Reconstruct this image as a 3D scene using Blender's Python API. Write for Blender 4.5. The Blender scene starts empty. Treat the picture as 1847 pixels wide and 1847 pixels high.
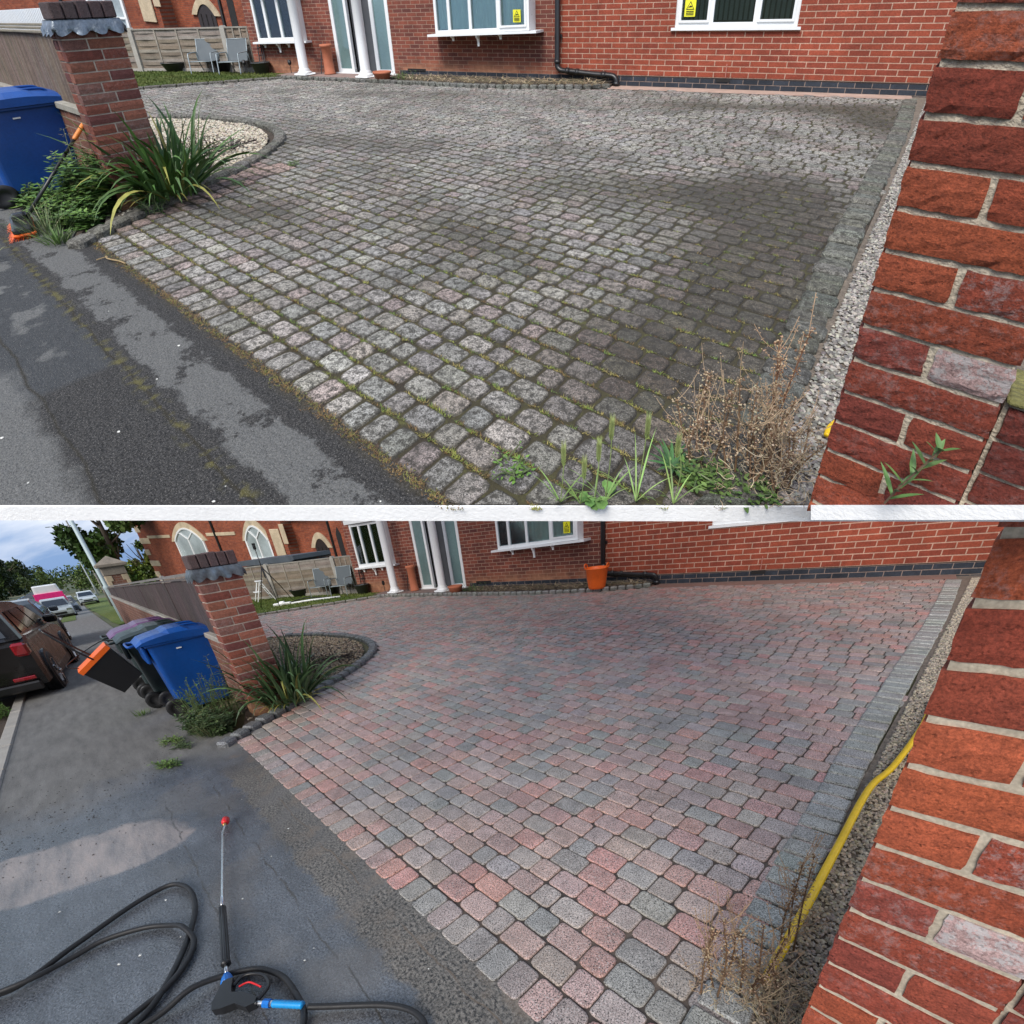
import bpy, bmesh, math, random
from mathutils import Vector, Matrix
R_=math.radians
scene=bpy.context.scene
# ------------------------------------------------------------------ camera
F_MAIN,CX,CY=950.0,923.5,923.5
cam_d=bpy.data.cameras.new('camera'); cam=bpy.data.objects.new('camera',cam_d); scene.collection.objects.link(cam); scene.camera=cam
cam_d.sensor_width=36; cam_d.lens=36*F_MAIN/1847; cam_d.clip_start=.02; cam_d.clip_end=9000
SITES={
 'U':dict(R=[[0.904308,0.425806,-0.030272],[0.155788,-0.395215,-0.905282],[-0.397439,0.813937,-0.423732]],C=(3.22428,-9.8119,1.473),f=969.95,px=925.87,py=450.92,s=0.5),
 'L':dict(R=[[0.837036,0.534981,-0.114743],[0.187936,-0.478067,-0.857981],[-0.513858,0.696597,-0.500702]],C=(3.268,-9.563,1.523),f=784.78,px=911.31,py=1389.41,s=2.2)}
def site_matrix(d):
    M=Matrix([[d['f']/F_MAIN,0,(d['px']-CX)/F_MAIN],[0,d['f']/F_MAIN,(d['py']-CY)/F_MAIN],[0,0,1]])@Matrix(d['R'])
    return M*(1/abs(M.determinant())**(1/3))
_MU,_ML=site_matrix(SITES['U']),site_matrix(SITES['L'])
up=((_MU@Vector((0,0,1))).normalized()+(_ML@Vector((0,0,1))).normalized()).normalized()  # in camera axes (x right, y down, z ahead)
fwd=(Vector((0,0,1))-up*up.z).normalized(); right=fwd.cross(up).normalized()
B=Matrix((right,fwd,up))            # camera axes -> world axes
EYE=Vector((0,0,1.6))
cb=Matrix.Identity(4)
for j,v in enumerate((Vector((1,0,0)),Vector((0,-1,0)),Vector((0,0,-1)))):
    c=B@v
    for i in range(3): cb[i][j]=c[i]
cb.translation=EYE; cam.matrix_world=cb
FR={}
for k,M in (('U',_MU),('L',_ML)):
    A=B@M*SITES[k]['s']; FR[k]=(A,EYE-A@Vector(SITES[k]['C']))
# ------------------------------------------------------------------ light
def L_sun(az,el): return Vector((math.sin(az)*math.cos(el),math.cos(az)*math.cos(el),math.sin(el)))
SUN_AZ,SUN_EL=R_(205),R_(52)
sd=bpy.data.lights.new('sun','SUN'); so=bpy.data.objects.new('sun',sd); scene.collection.objects.link(so)
sd.energy=2.1; sd.angle=R_(32); sd.color=(1,.955,.89)
so.rotation_euler=L_sun(SUN_AZ,SUN_EL).to_track_quat('Z','Y').to_euler()
w=bpy.data.worlds.new('World'); scene.world=w; w.use_nodes=True
def world():
    nt=w.node_tree; N=nt.nodes.new; L=nt.links.new; bg=nt.nodes['Background']
    tc=N('ShaderNodeTexCoord'); sp=N('ShaderNodeSeparateXYZ'); ab=N('ShaderNodeMath'); ab.operation='ABSOLUTE'
    ad=N('ShaderNodeMath'); ad.operation='ADD'; ad.inputs[1].default_value=.06; cm=N('ShaderNodeCombineXYZ')
    L(tc.outputs['Generated'],sp.inputs[0]); L(sp.outputs[2],ab.inputs[0]); L(ab.outputs[0],ad.inputs[0])
    L(sp.outputs[0],cm.inputs[0]); L(sp.outputs[1],cm.inputs[1]); L(ad.outputs[0],cm.inputs[2])
    sky=N('ShaderNodeTexSky'); sky.sky_type='NISHITA'; sky.sun_disc=False; sky.sun_elevation=SUN_EL; sky.sun_rotation=SUN_AZ
    L(cm.outputs[0],sky.inputs[0])
    mp=N('ShaderNodeMapping'); mp.inputs['Scale'].default_value=(1,1,3.2); L(tc.outputs['Generated'],mp.inputs[0])
    no=N('ShaderNodeTexNoise'); no.inputs['Scale'].default_value=2.6; no.inputs['Detail'].default_value=7; no.inputs['Roughness'].default_value=.55; L(mp.outputs[0],no.inputs[0])
    mr=N('ShaderNodeMapRange'); mr.inputs[1].default_value=.46; mr.inputs[2].default_value=.74; L(no.outputs[0],mr.inputs[0])
    mx=N('ShaderNodeMix'); mx.data_type='RGBA'; L(mr.outputs[0],mx.inputs[0]); L(sky.outputs[0],mx.inputs[6]); mx.inputs[7].default_value=(7.2,7.05,6.85,1)
    L(mx.outputs[2],bg.inputs[0]); bg.inputs[1].default_value=.112
world()
vs=scene.view_settings; vs.view_transform='Standard'; vs.look='None'; vs.exposure=0.88; vs.gamma=1
scene.render.engine='CYCLES'; scene.cycles.max_bounces=6; scene.cycles.transparent_max_bounces=12
scene.cycles.use_denoising=True
rnd=random.Random(7)

# ------------------------------------------------------------------ frames of the two places
SITE='U'; G=Matrix.Identity(4); ORG={}
E2=(.9703,-.2419); N2=(.2419,.9703)
def S(t,u,z=0.): return Vector((-1.40-t*E2[0]-u*N2[0],-7.50-t*E2[1]-u*N2[1],z))   # along / across the street
def place(p,rz=0,rx=0,ry=0,sc=1):
    global G
    G=Matrix.Translation(p)@Matrix.Rotation(R_(rz),4,'Z')@Matrix.Rotation(R_(ry),4,'Y')@Matrix.Rotation(R_(rx),4,'X')@Matrix.Scale(sc,4)
def placeS(t,u,z=0,rz=0,**k): place(S(t,u,z),rz-14.0,**k)
def home(): place((0,0,0))
def wpt(p): A,T=FR[SITE]; return A@Vector(p)+T
def tagit(o,label=None,cat=None,group=None,kind=None):
    if label: o['label']=label+(', upper view' if SITE=='U' else ', lower view')
    if cat: o['category']=cat
    if group: o['group']=group+(', upper view' if SITE=='U' else ', lower view')
    if kind: o['kind']=kind
    return o
def thing(name,label,cat,group=None,at=(0,0,0)):
    o=bpy.data.objects.new(name,None); scene.collection.objects.link(o); o.empty_display_size=.1
    o.location=wpt(G@Vector(at)); ORG[o.name]=o.location.copy(); return tagit(o,label,cat,group)
class MB:
    def __init__(s,edge=0): s.edge=edge if SITE=='U' else 0; s.v=[]; s.f=[]; s.t=[]; s.m=[]; s.l=[]
    def add(s,v,f,tint=(1,1,1),m=0,loc=None,aux=0.):
        if s.edge:  # the raised slab stops here: nothing on it carries on past its edge
            v=[Vector(p) for p in v]; q=[G@p for p in v]
            if s.edge==2:
                if any(p.z<-11.2235+.49867*p.x-1.13015*p.y for p in q): return s
            else:
                d=[(p.x-1.10)*.403-(p.y+9.42)*.915+.003 for p in q]
                if min(d)>-.004: return s
                if max(d)>0:
                    Gi=G.inverted(); v=[Gi@(p-Vector((.403,-.915,0))*k) if k>0 else o for p,k,o in zip(q,d,v)]
        b=len(s.v); s.v+=[tuple(p) for p in v]; s.f+=[tuple(i+b for i in q) for q in f]
        s.m+=[m]*len(f); s.t+=[(tint[0],tint[1],tint[2],aux)]*len(v)
        s.l+=[tuple(p) for p in loc] if loc is not None else [None]*len(v)
        return s
    def build(s,name,mats,parent=None,smooth=False,at=(0,0,0)):
        if not isinstance(mats,(list,tuple)): mats=[mats]
        A,T=FR[SITE]
        r=parent
        while r is not None and r.parent is not None: r=r.parent
        org=ORG[r.name] if r is not None else wpt(G@Vector(at))
        lv=[G@Vector(p) for p in s.v]
        me=bpy.data.meshes.new(name); me.from_pydata([A@p+T-org for p in lv],[],s.f)
        a=me.attributes.new('loc','FLOAT_VECTOR','POINT'); fl=[]
        for p,l in zip(lv,s.l): fl+=list(l if l is not None else p)
        a.data.foreach_set('vector',fl)
        a=me.attributes.new('tint','FLOAT_COLOR','POINT'); fl=[]
        for c in s.t: fl+=c
        a.data.foreach_set('color',fl)
        for mm in mats: me.materials.append(mm)
        if len(mats)>1: me.polygons.foreach_set('material_index',s.m)
        if smooth: me.polygons.foreach_set('use_smooth',[True]*len(me.polygons))
        me.update(); o=bpy.data.objects.new(name,me); scene.collection.objects.link(o)
        if parent is not None: o.parent=parent
        else: o.location=org; ORG[o.name]=org.copy()
        return o
# ------------------------------------------------------------------ shapes
def box(mb,x0,x1,y0,y1,z0,z1,b=0.,tint=(1,1,1),m=0,aux=0.,M=None):
    x0,x1=min(x0,x1),max(x0,x1); y0,y1=min(y0,y1),max(y0,y1); z0,z1=min(z0,z1),max(z0,z1)
    b=min(b,(x1-x0)*.45,(y1-y0)*.45,(z1-z0)*.45)
    if b<=0:
        v=[(x,y,z) for z in (z0,z1) for x,y in ((x0,y0),(x1,y0),(x1,y1),(x0,y1))]
        f=[(3,2,1,0),(4,5,6,7),(0,1,5,4),(1,2,6,5),(2,3,7,6),(3,0,4,7)]
    else:
        v=[];ix={}
        for i in (0,1):
            for j in (0,1):
                for k in (0,1):
                    X=(x0,x1)[i];Y=(y0,y1)[j];Z=(z0,z1)[k];a=b*(1-2*i);c=b*(1-2*j);d=b*(1-2*k)
                    ix[i,j,k,0]=len(v);v.append((X,Y+c,Z+d)); ix[i,j,k,1]=len(v);v.append((X+a,Y,Z+d)); ix[i,j,k,2]=len(v);v.append((X+a,Y+c,Z))
        f=[]
        def q(*l): f.append(tuple(ix[a] for a in l))
        q((0,0,0,0),(0,0,1,0),(0,1,1,0),(0,1,0,0)); q((1,0,0,0),(1,1,0,0),(1,1,1,0),(1,0,1,0))
        q((0,0,0,1),(1,0,0,1),(1,0,1,1),(0,0,1,1)); q((0,1,0,1),(0,1,1,1),(1,1,1,1),(1,1,0,1))
        q((0,0,0,2),(0,1,0,2),(1,1,0,2),(1,0,0,2)); q((0,0,1,2),(1,0,1,2),(1,1,1,2),(0,1,1,2))
        for k in (0,1):
            for j in (0,1): q((0,j,k,1),(1,j,k,1),(1,j,k,2),(0,j,k,2))
            for i in (0,1): q((i,0,k,0),(i,1,k,0),(i,1,k,2),(i,0,k,2))
        for i in (0,1):
            for j in (0,1): q((i,j,0,0),(i,j,1,0),(i,j,1,1),(i,j,0,1))
        for i in (0,1):
            for j in (0,1):
                for k in (0,1): f.append((ix[i,j,k,0],ix[i,j,k,1],ix[i,j,k,2]))
    if M is not None: v=[M@Vector(p) for p in v]
    return mb.add(v,f,tint,m,aux=aux)
def beam(mb,a,b,w,h=None,tint=(1,1,1),m=0,bev=0.):
    a=Vector(a);b=Vector(b);h=h or w;d=b-a;L=d.length;q=d.to_track_quat('Z','Y').to_matrix().to_4x4()
    return box(mb,-w/2,w/2,-h/2,h/2,0,L,bev,tint,m,M=Matrix.Translation(a)@q)
def smoothpts(P,n=6):
    P=[Vector(p) for p in P]; out=[]
    for i in range(len(P)-1):
        a,b,c,d=P[max(i-1,0)],P[i],P[i+1],P[min(i+2,len(P)-1)]
        for k in range(n):
            t=k/n; out.append(.5*((2*b)+(c-a)*t+(2*a-5*b+4*c-d)*t*t+(3*b-a-3*c+d)*t**3))
    return out+[P[-1]]
def tube(mb,P,r,seg=8,tint=(1,1,1),m=0,cap=True):
    P=[Vector(p) for p in P]; n=len(P); R=r if isinstance(r,(list,tuple)) else [r]*n
    v=[];f=[];ref=None
    for i in range(n):
        d=(P[min(i+1,n-1)]-P[max(i-1,0)]).normalized()
        if ref is None: ref=Vector((0,0,1)) if abs(d.z)<.9 else Vector((1,0,0))
        s=d.cross(ref).normalized(); ref=s.cross(d).normalized()
        for k in range(seg):
            a=2*math.pi*k/seg; v.append(P[i]+(s*math.cos(a)+ref*math.sin(a))*R[i])
    for i in range(n-1):
        for k in range(seg): f.append((i*seg+k,i*seg+(k+1)%seg,(i+1)*seg+(k+1)%seg,(i+1)*seg+k))
    if cap: f.append(tuple(range(seg))[::-1]); f.append(tuple(range((n-1)*seg,n*seg)))
    return mb.add(v,f,tint,m)
def lathe(mb,prof,seg=24,c=(0,0,0),tint=(1,1,1),m=0,M=None,sx=1,sy=1):
    v=[];f=[]
    for r,z in prof:
        for k in range(seg):
            a=2*math.pi*k/seg; v.append((c[0]+r*math.cos(a)*sx,c[1]+r*math.sin(a)*sy,c[2]+z))
    for i in range(len(prof)-1):
        for k in range(seg): f.append((i*seg+k,i*seg+(k+1)%seg,(i+1)*seg+(k+1)%seg,(i+1)*seg+k))
    f.append(tuple(range(seg))[::-1]); f.append(tuple(range((len(prof)-1)*seg,len(prof)*seg)))
    if M is not None: v=[M@Vector(p) for p in v]
    return mb.add(v,f,tint,m)
def prism(mb,poly,y0,y1,tint=(1,1,1),m=0,axis='y'):
    n=len(poly)
    g=(lambda a,b,c:(a,c,b)) if axis=='y' else ((lambda a,b,c:(a,b,c)) if axis=='z' else (lambda a,b,c:(c,a,b)))
    v=[g(a,b,y0) for a,b in poly]+[g(a,b,y1) for a,b in poly]
    f=[tuple(range(n)),tuple(range(2*n-1,n-1,-1))]+[(i,(i+1)%n,n+(i+1)%n,n+i)[::-1] for i in range(n)]
    return mb.add(v,f,tint,m)
def blade(mb,base,dirv,L,w,droop,tint,n=6,twist=0.,fold=.25):
    """a long leaf: two-sided strip with a folded midrib, bending over"""
    d=Vector(dirv).normalized(); p=Vector(base); side=d.cross(Vector((0,0,1)))
    if side.length<1e-3: side=Vector((1,0,0))
    side.normalize(); side=Matrix.Rotation(twist,3,d)@side; v=[]
    for i in range(n+1):
        s=i/n; ww=w*(.55+.9*s if s<.4 else .91*(1-((s-.4)/.6)**1.7)+.02)*.5
        nrm=side.cross(d)
        v+=[p-side*ww,p-nrm*ww*fold,p+side*ww]
        p=p+d*(L/n); d=(d+Vector((0,0,-droop*(s+.15)/n))).normalized()
    f=[]
    for i in range(n):
        a=i*3; f+=[(a,a+1,a+4,a+3),(a+1,a+2,a+5,a+4)]
    mb.add(v,f,tint)
def leaf(mb,c,u,nrm,L,w,tint):
    u=Vector(u).normalized(); s=u.cross(Vector(nrm))
    if s.length<1e-3: s=Vector((1,0,0))
    s.normalize(); nn=s.cross(u); c=Vector(c)
    mb.add([c,c+u*L*.35-s*w*.5,c+u*L*.4-nn*w*.12,c+u*L*.35+s*w*.5,c+u*L*.75-s*w*.3,c+u*L*.78-nn*w*.1,c+u*L*.75+s*w*.3,c+u*L-nn*w*-.05],
      [(0,2,1),(0,3,2),(1,2,5,4),(2,3,6,5),(4,5,7),(5,6,7)],tint)
def rdir(r=rnd): 
    z=r.uniform(-1,1);a=r.uniform(0,6.283);q=math.sqrt(1-z*z);return Vector((q*math.cos(a),q*math.sin(a),z))
def vary(c,a,r=rnd): k=1+r.uniform(-a,a); return tuple(max(0,x*k*(1+r.uniform(-a,a)*.3)) for x in c)
def clip_poly(P):
    """cut a flat polygon off where the raised slab ends"""
    if SITE!='U': return list(P)
    d=lambda p:(p[0]-1.10)*.403-(p[1]+9.42)*.915
    # d<0 lies on the slab side
    out=[]
    for a,b in zip(P,list(P[1:])+[P[0]]):
        da,db=-((a[0]-1.10)*.403)+0,0
        da=(a[0]-1.10)*.403-(a[1]+9.42)*.915; db=(b[0]-1.10)*.403-(b[1]+9.42)*.915
        if da<=0: out.append(tuple(a))
        if (da<=0)!=(db<=0): k=da/(da-db); out.append(tuple(x+(y-x)*k for x,y in zip(a,b)))
    return out
def inpoly(x,y,P):
    c=False;n=len(P);j=n-1
    for i in range(n):
        xi,yi=P[i][:2];xj,yj=P[j][:2]
        if (yi>y)!=(yj>y) and x<(xj-xi)*(y-yi)/(yj-yi)+xi: c=not c
        j=i
    return c
# ------------------------------------------------------------------ materials
class NT:
    def __init__(s,name):
        s.m=bpy.data.materials.new(name); s.m.use_nodes=True; s.t=s.m.node_tree; s.b=s.t.nodes['Principled BSDF']
        a=s.N('ShaderNodeAttribute'); a.attribute_name='loc'; s.loc=a.outputs['Vector']
        a=s.N('ShaderNodeAttribute'); a.attribute_name='tint'; s.tint=a.outputs['Color']; s.aux=a.outputs['Alpha']
    def N(s,t): return s.t.nodes.new(t)
    def L(s,a,b):
        if hasattr(a,'is_output') or isinstance(a,bpy.types.NodeSocket): s.t.links.new(a,b)
        elif isinstance(a,(tuple,list)) and b.type=='RGBA': b.default_value=(*a[:3],1)
        else: b.default_value=a
    def math(s,op,a,b=0.,clamp=False):
        n=s.N('ShaderNodeMath'); n.operation=op; n.use_clamp=clamp; s.L(a,n.inputs[0]); s.L(b,n.inputs[1]); return n.outputs[0]
    def noise(s,scale,detail=3,rough=.5,vec=None,dist=0):
        n=s.N('ShaderNodeTexNoise'); s.L(vec or s.loc,n.inputs['Vector']); n.inputs['Scale'].default_value=scale; n.inputs['Detail'].default_value=detail; n.inputs['Roughness'].default_value=rough; n.inputs['Distortion'].default_value=dist; return n.outputs[0]
    def voro(s,scale,vec=None,out='Distance',feature='F1'):
        n=s.N('ShaderNodeTexVoronoi'); n.feature=feature; s.L(vec or s.loc,n.inputs['Vector']); n.inputs['Scale'].default_value=scale; return n.outputs[out]
    def mr(s,v,a,b,c=0.,d=1.,smooth=False):
        n=s.N('ShaderNodeMapRange'); s.L(v,n.inputs[0])
        if smooth: n.interpolation_type='SMOOTHSTEP'
        for i,k in enumerate((a,b,c,d)): n.inputs[i+1].default_value=k
        return n.outputs[0]
    def mix(s,f,a,b,mode='MIX'):
        n=s.N('ShaderNodeMix'); n.data_type='RGBA'; n.blend_type=mode; n.clamp_result=False; s.L(f,n.inputs[0]); s.L(a,n.inputs[6]); s.L(b,n.inputs[7]); return n.outputs[2]
    def gain(s,c,k): # multiply colour by scalar socket
        n=s.N('ShaderNodeVectorMath'); n.operation='SCALE'; s.L(c,n.inputs[0]); s.L(k,n.inputs['Scale']); return n.outputs[0]
    def sep(s,v=None):
        n=s.N('ShaderNodeSeparateXYZ'); s.L(v or s.loc,n.inputs[0]); return n.outputs
    def comb(s,x,y,z=0.):
        n=s.N('ShaderNodeCombineXYZ'); s.L(x,n.inputs[0]); s.L(y,n.inputs[1]); s.L(z,n.inputs[2]); return n.outputs[0]
    def bump(s,h,dist,strength=1.):
        n=s.N('ShaderNodeBump'); s.L(h,n.inputs['Height']); n.inputs['Distance'].default_value=dist; n.inputs['Strength'].default_value=strength
        if s.b.inputs['Normal'].is_linked: s.t.links.new(s.b.inputs['Normal'].links[0].from_socket,n.inputs['Normal'])
        s.t.links.new(n.outputs[0],s.b.inputs['Normal'])
    def out(s,col=None,rough=None,metal=None,spec=None,coat=None,trans=None,alpha=None):
        for v,k in ((col,'Base Color'),(rough,'Roughness'),(metal,'Metallic'),(spec,'Specular IOR Level'),(coat,'Coat Weight'),(trans,'Transmission Weight'),(alpha,'Alpha')):
            if v is not None: s.L(v,s.b.inputs[k])
        return s.m
_mc={}
def mat(name,base=None,rough=.6,metal=0.,v1=(6,.12),v2=(60,.1),bump=None,coat=None,spec=None):
    if name in _mc: return _mc[name]
    n=NT(name); c=base if base is not None else n.tint
    k=n.mr(n.noise(v1[0],4),.25,.75,1-v1[1],1+v1[1]); k2=n.mr(n.noise(v2[0],3),.25,.75,1-v2[1],1+v2[1])
    c=n.gain(n.mix(0.,c,(0,0,0)) ,n.math('MULTIPLY',k,k2))
    if bump: n.bump(n.noise(bump[0],4,.6),bump[1])
    _mc[name]=n.out(c,n.mr(n.noise(v1[0]*2.3,3),.3,.7,max(rough-.08,.02),min(rough+.08,1)),metal,spec,coat); return _mc[name]
def m_stone(name,moss):
    n=NT(name); f=n.noise(150,4,.8); g=n.noise(420,1); sp=n.math('MULTIPLY',n.mr(f,.36,.64,.38,1.55),n.mr(g,.35,.65,.72,1.3))
    c=n.gain(n.tint,n.math('MULTIPLY',sp,n.mr(n.noise(14,4),.3,.7,.82,1.18)))
    c=n.mix(n.mr(n.noise(230,1),.62,.68,0,.35 if moss else 1.),c,(.55,.53,.5)); c=n.mix(n.mr(n.noise(190,1),.40,.35),c,(.03,.028,.026))
    if moss:
        d=n.math('MULTIPLY',n.mr(n.noise(30,6,.8),.46,.57),.84)
        st=n.math('MULTIPLY',n.mr(n.noise(1.15,6,.62),.5,.68),.55); c=n.mix(st,c,(.05,.045,.036)); c=n.mix(d,c,(.03,.027,.021)); lic=n.mr(n.noise(3.3,6,.7),.55,.75,0,.35); c=n.mix(lic,c,(.13,.14,.11))
    else:
        d=n.mr(n.noise(2.1,5,.6),.5,.75,0,.4); c=n.mix(d,c,(.07,.066,.06))
    n.bump(n.noise(120,4,.7),.0035 if moss else .0022); n.bump(n.noise(24,3),.006 if moss else .002)
    return n.out(c,n.mr(n.noise(9,3),.3,.7,.62,.9) if moss else n.mr(n.noise(5,3),.35,.65,.38,.72),spec=.4)
M_STONE={'U':m_stone('weathered_paver_stone',True),'L':m_stone('washed_paver_stone',False)}
def m_joint(name,moss):
    n=NT(name)
    if moss: c=n.mix(n.mr(n.noise(4,4),.35,.65),(.032,.024,.014),(.052,.046,.018)); c=n.mix(n.mr(n.noise(14,5,.7),.54,.66),c,(.085,.085,.025))
    else: c=n.mix(n.mr(n.noise(3,4),.35,.65),(.05,.042,.037),(.13,.1,.08))
    n.bump(n.noise(90,4,.7),.006); return n.out(c,.9)
M_JOINT={'U':m_joint('mossy_joint_filling',True),'L':m_joint('washed_joint_sand',False)}
def m_tarmac(name,wet):
    n=NT(name); x,y,z=n.sep(); ag=n.noise(110,3,.75); ag2=n.voro(95)
    speck=n.math('MULTIPLY',n.mr(ag,.34,.66,.25,2.1),n.mr(ag2,.1,.6,1.25,.7))
    wob=n.mr(n.noise(6.5,8,.74),0,1,-.12,.12); yy=n.math('ADD',y,wob)
    strk=n.noise(1,5,.65,vec=n.comb(n.math('MULTIPLY',x,2.2),n.math('MULTIPLY',y,9)))
    fleck=n.mr(n.noise(210,1),.64,.70)
    if not wet:
        base=n.gain((.042,.041,.04),speck)
        pale=n.gain((.15,.152,.148),n.mr(n.noise(70,4,.7),.3,.7,.75,1.25))
        b1=n.math('MULTIPLY',n.mr(yy,.45,.47),n.mr(yy,.67,.65)); b1=n.math('MULTIPLY',b1,n.mr(n.noise(3.6,8,.75),.42,.455))
        b2=n.math('MULTIPLY',n.mr(yy,1.03,1.10),n.mr(x,-1.9,-2.0)); b3=n.math('MULTIPLY',n.math('MULTIPLY',n.mr(yy,.80,.82),n.mr(yy,.98,.95)),n.math('MULTIPLY',n.mr(x,-1.95,-2.05,1,0),n.mr(n.noise(3.1,5),.5,.53)))
        pm=n.math('MAXIMUM',n.math('MAXIMUM',b1,b2),b3)
        smooth=n.gain((.052,.056,.06),n.mr(n.noise(50,3),.3,.7,.8,1.2)); 
        sm=n.math('MULTIPLY',n.mr(x,-2.32,-2.27),n.mr(yy,.73,.76)); base=n.mix(sm,base,smooth)
        c=n.mix(n.math('MULTIPLY',pm,n.mr(n.noise(120,3,.7),.36,.52,.35,.95)),base,pale); cr=n.mr(n.math('ABSOLUTE',n.math('SUBTRACT',y,n.mr(n.noise(5,4),0,1,.70,.76))),.0,.012,1,0)
        c=n.mix(cr,c,(.03,.026,.016)); mo=n.math('MULTIPLY',n.mr(n.math('ABSOLUTE',n.math('SUBTRACT',y,.73)),.0,.05,1,0),n.mr(n.noise(16,4),.52,.62)); c=n.mix(mo,c,(.11,.1,.035))
        edge=n.math('MULTIPLY',n.mr(y,.31,.40,1,0),n.mr(n.noise(12,5,.7),.42,.6)); c=n.mix(edge,c,(.07,.055,.025))
        cr2=n.mr(n.math('ABSOLUTE',n.math('SUBTRACT',y,n.mr(n.noise(4,4),0,1,1.0,1.06))),.0,.01,1,0); c=n.mix(cr2,c,(.03,.027,.02))
        c=n.mix(n.math('MULTIPLY',fleck,.6),c,(.34,.32,.29)); n.bump(ag,.007); n.bump(n.noise(14,3),.008); return n.out(c,.85,spec=.3)
    damp=n.mr(n.math('ADD',x,n.mr(n.noise(1.6,5,.6),0,1,-.9,.9)),-.3,-.9)      # the washed end of the path is wet
    dry=n.gain((.135,.132,.124),n.math('MULTIPLY',n.mr(strk,.3,.7,.7,1.35),n.mr(ag,.3,.7,.8,1.2)))
    wetc=n.gain((.082,.09,.102),n.math('MULTIPLY',n.mr(ag,.34,.66,.3,1.9),n.mr(strk,.3,.7,.8,1.25)))
    coarse=n.math('MULTIPLY',n.mr(yy,.6,.56),n.mr(x,-.9,-1.3)); wetc=n.mix(coarse,wetc,n.gain((.10,.09,.077),n.mr(n.noise(75,3,.75),.38,.62,.1,2.3)))
    dryrim=n.math('MULTIPLY',n.mr(y,1.25,1.0),n.mr(n.noise(1.9,3),.52,.6)); wetc=n.mix(n.math('MULTIPLY',dryrim,.5),wetc,(.14,.13,.12))
    c=n.mix(damp,dry,wetc)
    dx=n.math('MULTIPLY',n.math('ADD',n.math('ADD',x,1.75),n.math('MULTIPLY',n.math('SUBTRACT',y,1.0),-.3)),1/.34); dy=n.math('POWER',n.math('ABSOLUTE',n.math('MULTIPLY',n.math('SUBTRACT',y,1.62),1/.68)),4.)
    rr=n.math('ADD',n.math('ADD',n.math('MULTIPLY',dx,dx),dy),n.mr(n.noise(4,7,.65),0,1,-.6,.6))
    wetc=n.gain(wetc,n.mr(n.noise(2.2,6,.7),.3,.7,.72,1.3)); c=n.mix(damp,dry,wetc)
    sed=n.mr(rr,1.05,.8); c=n.mix(n.math('MULTIPLY',sed,n.mr(strk,.32,.66,.25,.95)),c,(.36,.30,.27))
    for u0,u1 in ((.40,.46),(.68,.74),(1.0,1.05)):
        cr=n.mr(n.math('ABSOLUTE',n.math('SUBTRACT',y,n.mr(n.noise(4.2+u0,4),0,1,u0-.02,u1))),.0,.007,1,0); cr=n.math('MULTIPLY',cr,n.math('MULTIPLY',n.mr(x,-1.0,-1.3),n.mr(n.noise(6,3),.4,.5))); c=n.mix(cr,c,(.13,.095,.065) if u0<.5 else (.05,.045,.038))
    silt=n.math('MULTIPLY',n.math('MULTIPLY',n.mr(y,.66,.4),n.mr(x,.2,-.5)),n.mr(n.noise(5,5,.65),.52,.64)); c=n.mix(n.math('MULTIPLY',silt,.55),c,(.2,.155,.115))
    c=n.mix(n.math('MULTIPLY',fleck,.5),c,(.36,.35,.33)); r=n.mix(damp,(.85,.85,.85),n.gain((1,1,1),n.mr(n.noise(7,5,.6),.3,.7,.08,.42))); r=n.mix(coarse,r,(.55,.55,.55)); r=n.mix(sed,r,(.12,.12,.12))
    n.bump(ag,.005); n.bump(n.noise(45,4,.7),.005); n.bump(n.noise(10,3),.003); return n.out(c,r,spec=.6)
M_TAR={'U':m_tarmac('patched_dry_tarmac',False),'L':m_tarmac('wet_tarmac',True)}
def m_wall(name,c1,c2,mortar,vert='y',old=False,scale=1.,off=0.,mort=.012,bh=.075,bw=.225,extra=None):
    n=NT(name); x,y,z=n.sep(); h=x if vert=='y' else n.math('ADD',x,y)
    b=n.N('ShaderNodeTexBrick'); n.L(n.comb(n.math('ADD',h,off),z),b.inputs['Vector'])
    b.inputs['Scale'].default_value=1; b.inputs['Brick Width'].default_value=bw*scale; b.inputs['Row Height'].default_value=bh*scale; b.inputs['Mortar Size'].default_value=mort*.5*scale; b.inputs['Mortar Smooth'].default_value=.25; b.inputs['Bias'].default_value=-.1
    n.L(c1,b.inputs['Color1']); n.L(c2,b.inputs['Color2']); n.L(mortar,b.inputs['Mortar'])
    c=n.gain(b.outputs['Color'],n.math('MULTIPLY',n.math('MULTIPLY',n.mr(n.noise(.9,5,.6),.3,.7,.78,1.16),n.mr(n.noise(7,3),.3,.7,.85,1.15)),n.mr(n.noise(45,4,.7),.3,.7,.75,1.25)))
    if old:
        c=n.mix(n.math('MULTIPLY',n.mr(z,.42,.2),n.mr(n.noise(1.3,4),.35,.6)),c,n.gain((.36,.17,.1),n.mr(n.noise(9,3),.3,.7,.7,1.2)))
        c=n.mix(n.mr(n.noise(2.2,6,.7),.6,.8,0,.35),c,(.1,.06,.05))
    n.bump(n.math('MULTIPLY',b.outputs['Fac'],-1.),.006); n.bump(n.noise(70,3),.002)
    return n.out(c,.85,spec=.25)
WALLR=m_wall('red_extension_brickwork',(.27,.06,.032),(.19,.042,.026),(.43,.26,.19),mort=.018,bh=.0895,bw=.268,off=.05)
WALLL=m_wall('old_mixed_brickwork',(.22,.065,.042),(.10,.036,.032),(.36,.24,.18),old=True,off=.07)
WALLB=m_wall('blue_engineering_brickwork',(.035,.042,.055),(.022,.026,.034),(.24,.18,.15),bh=.083)
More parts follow.
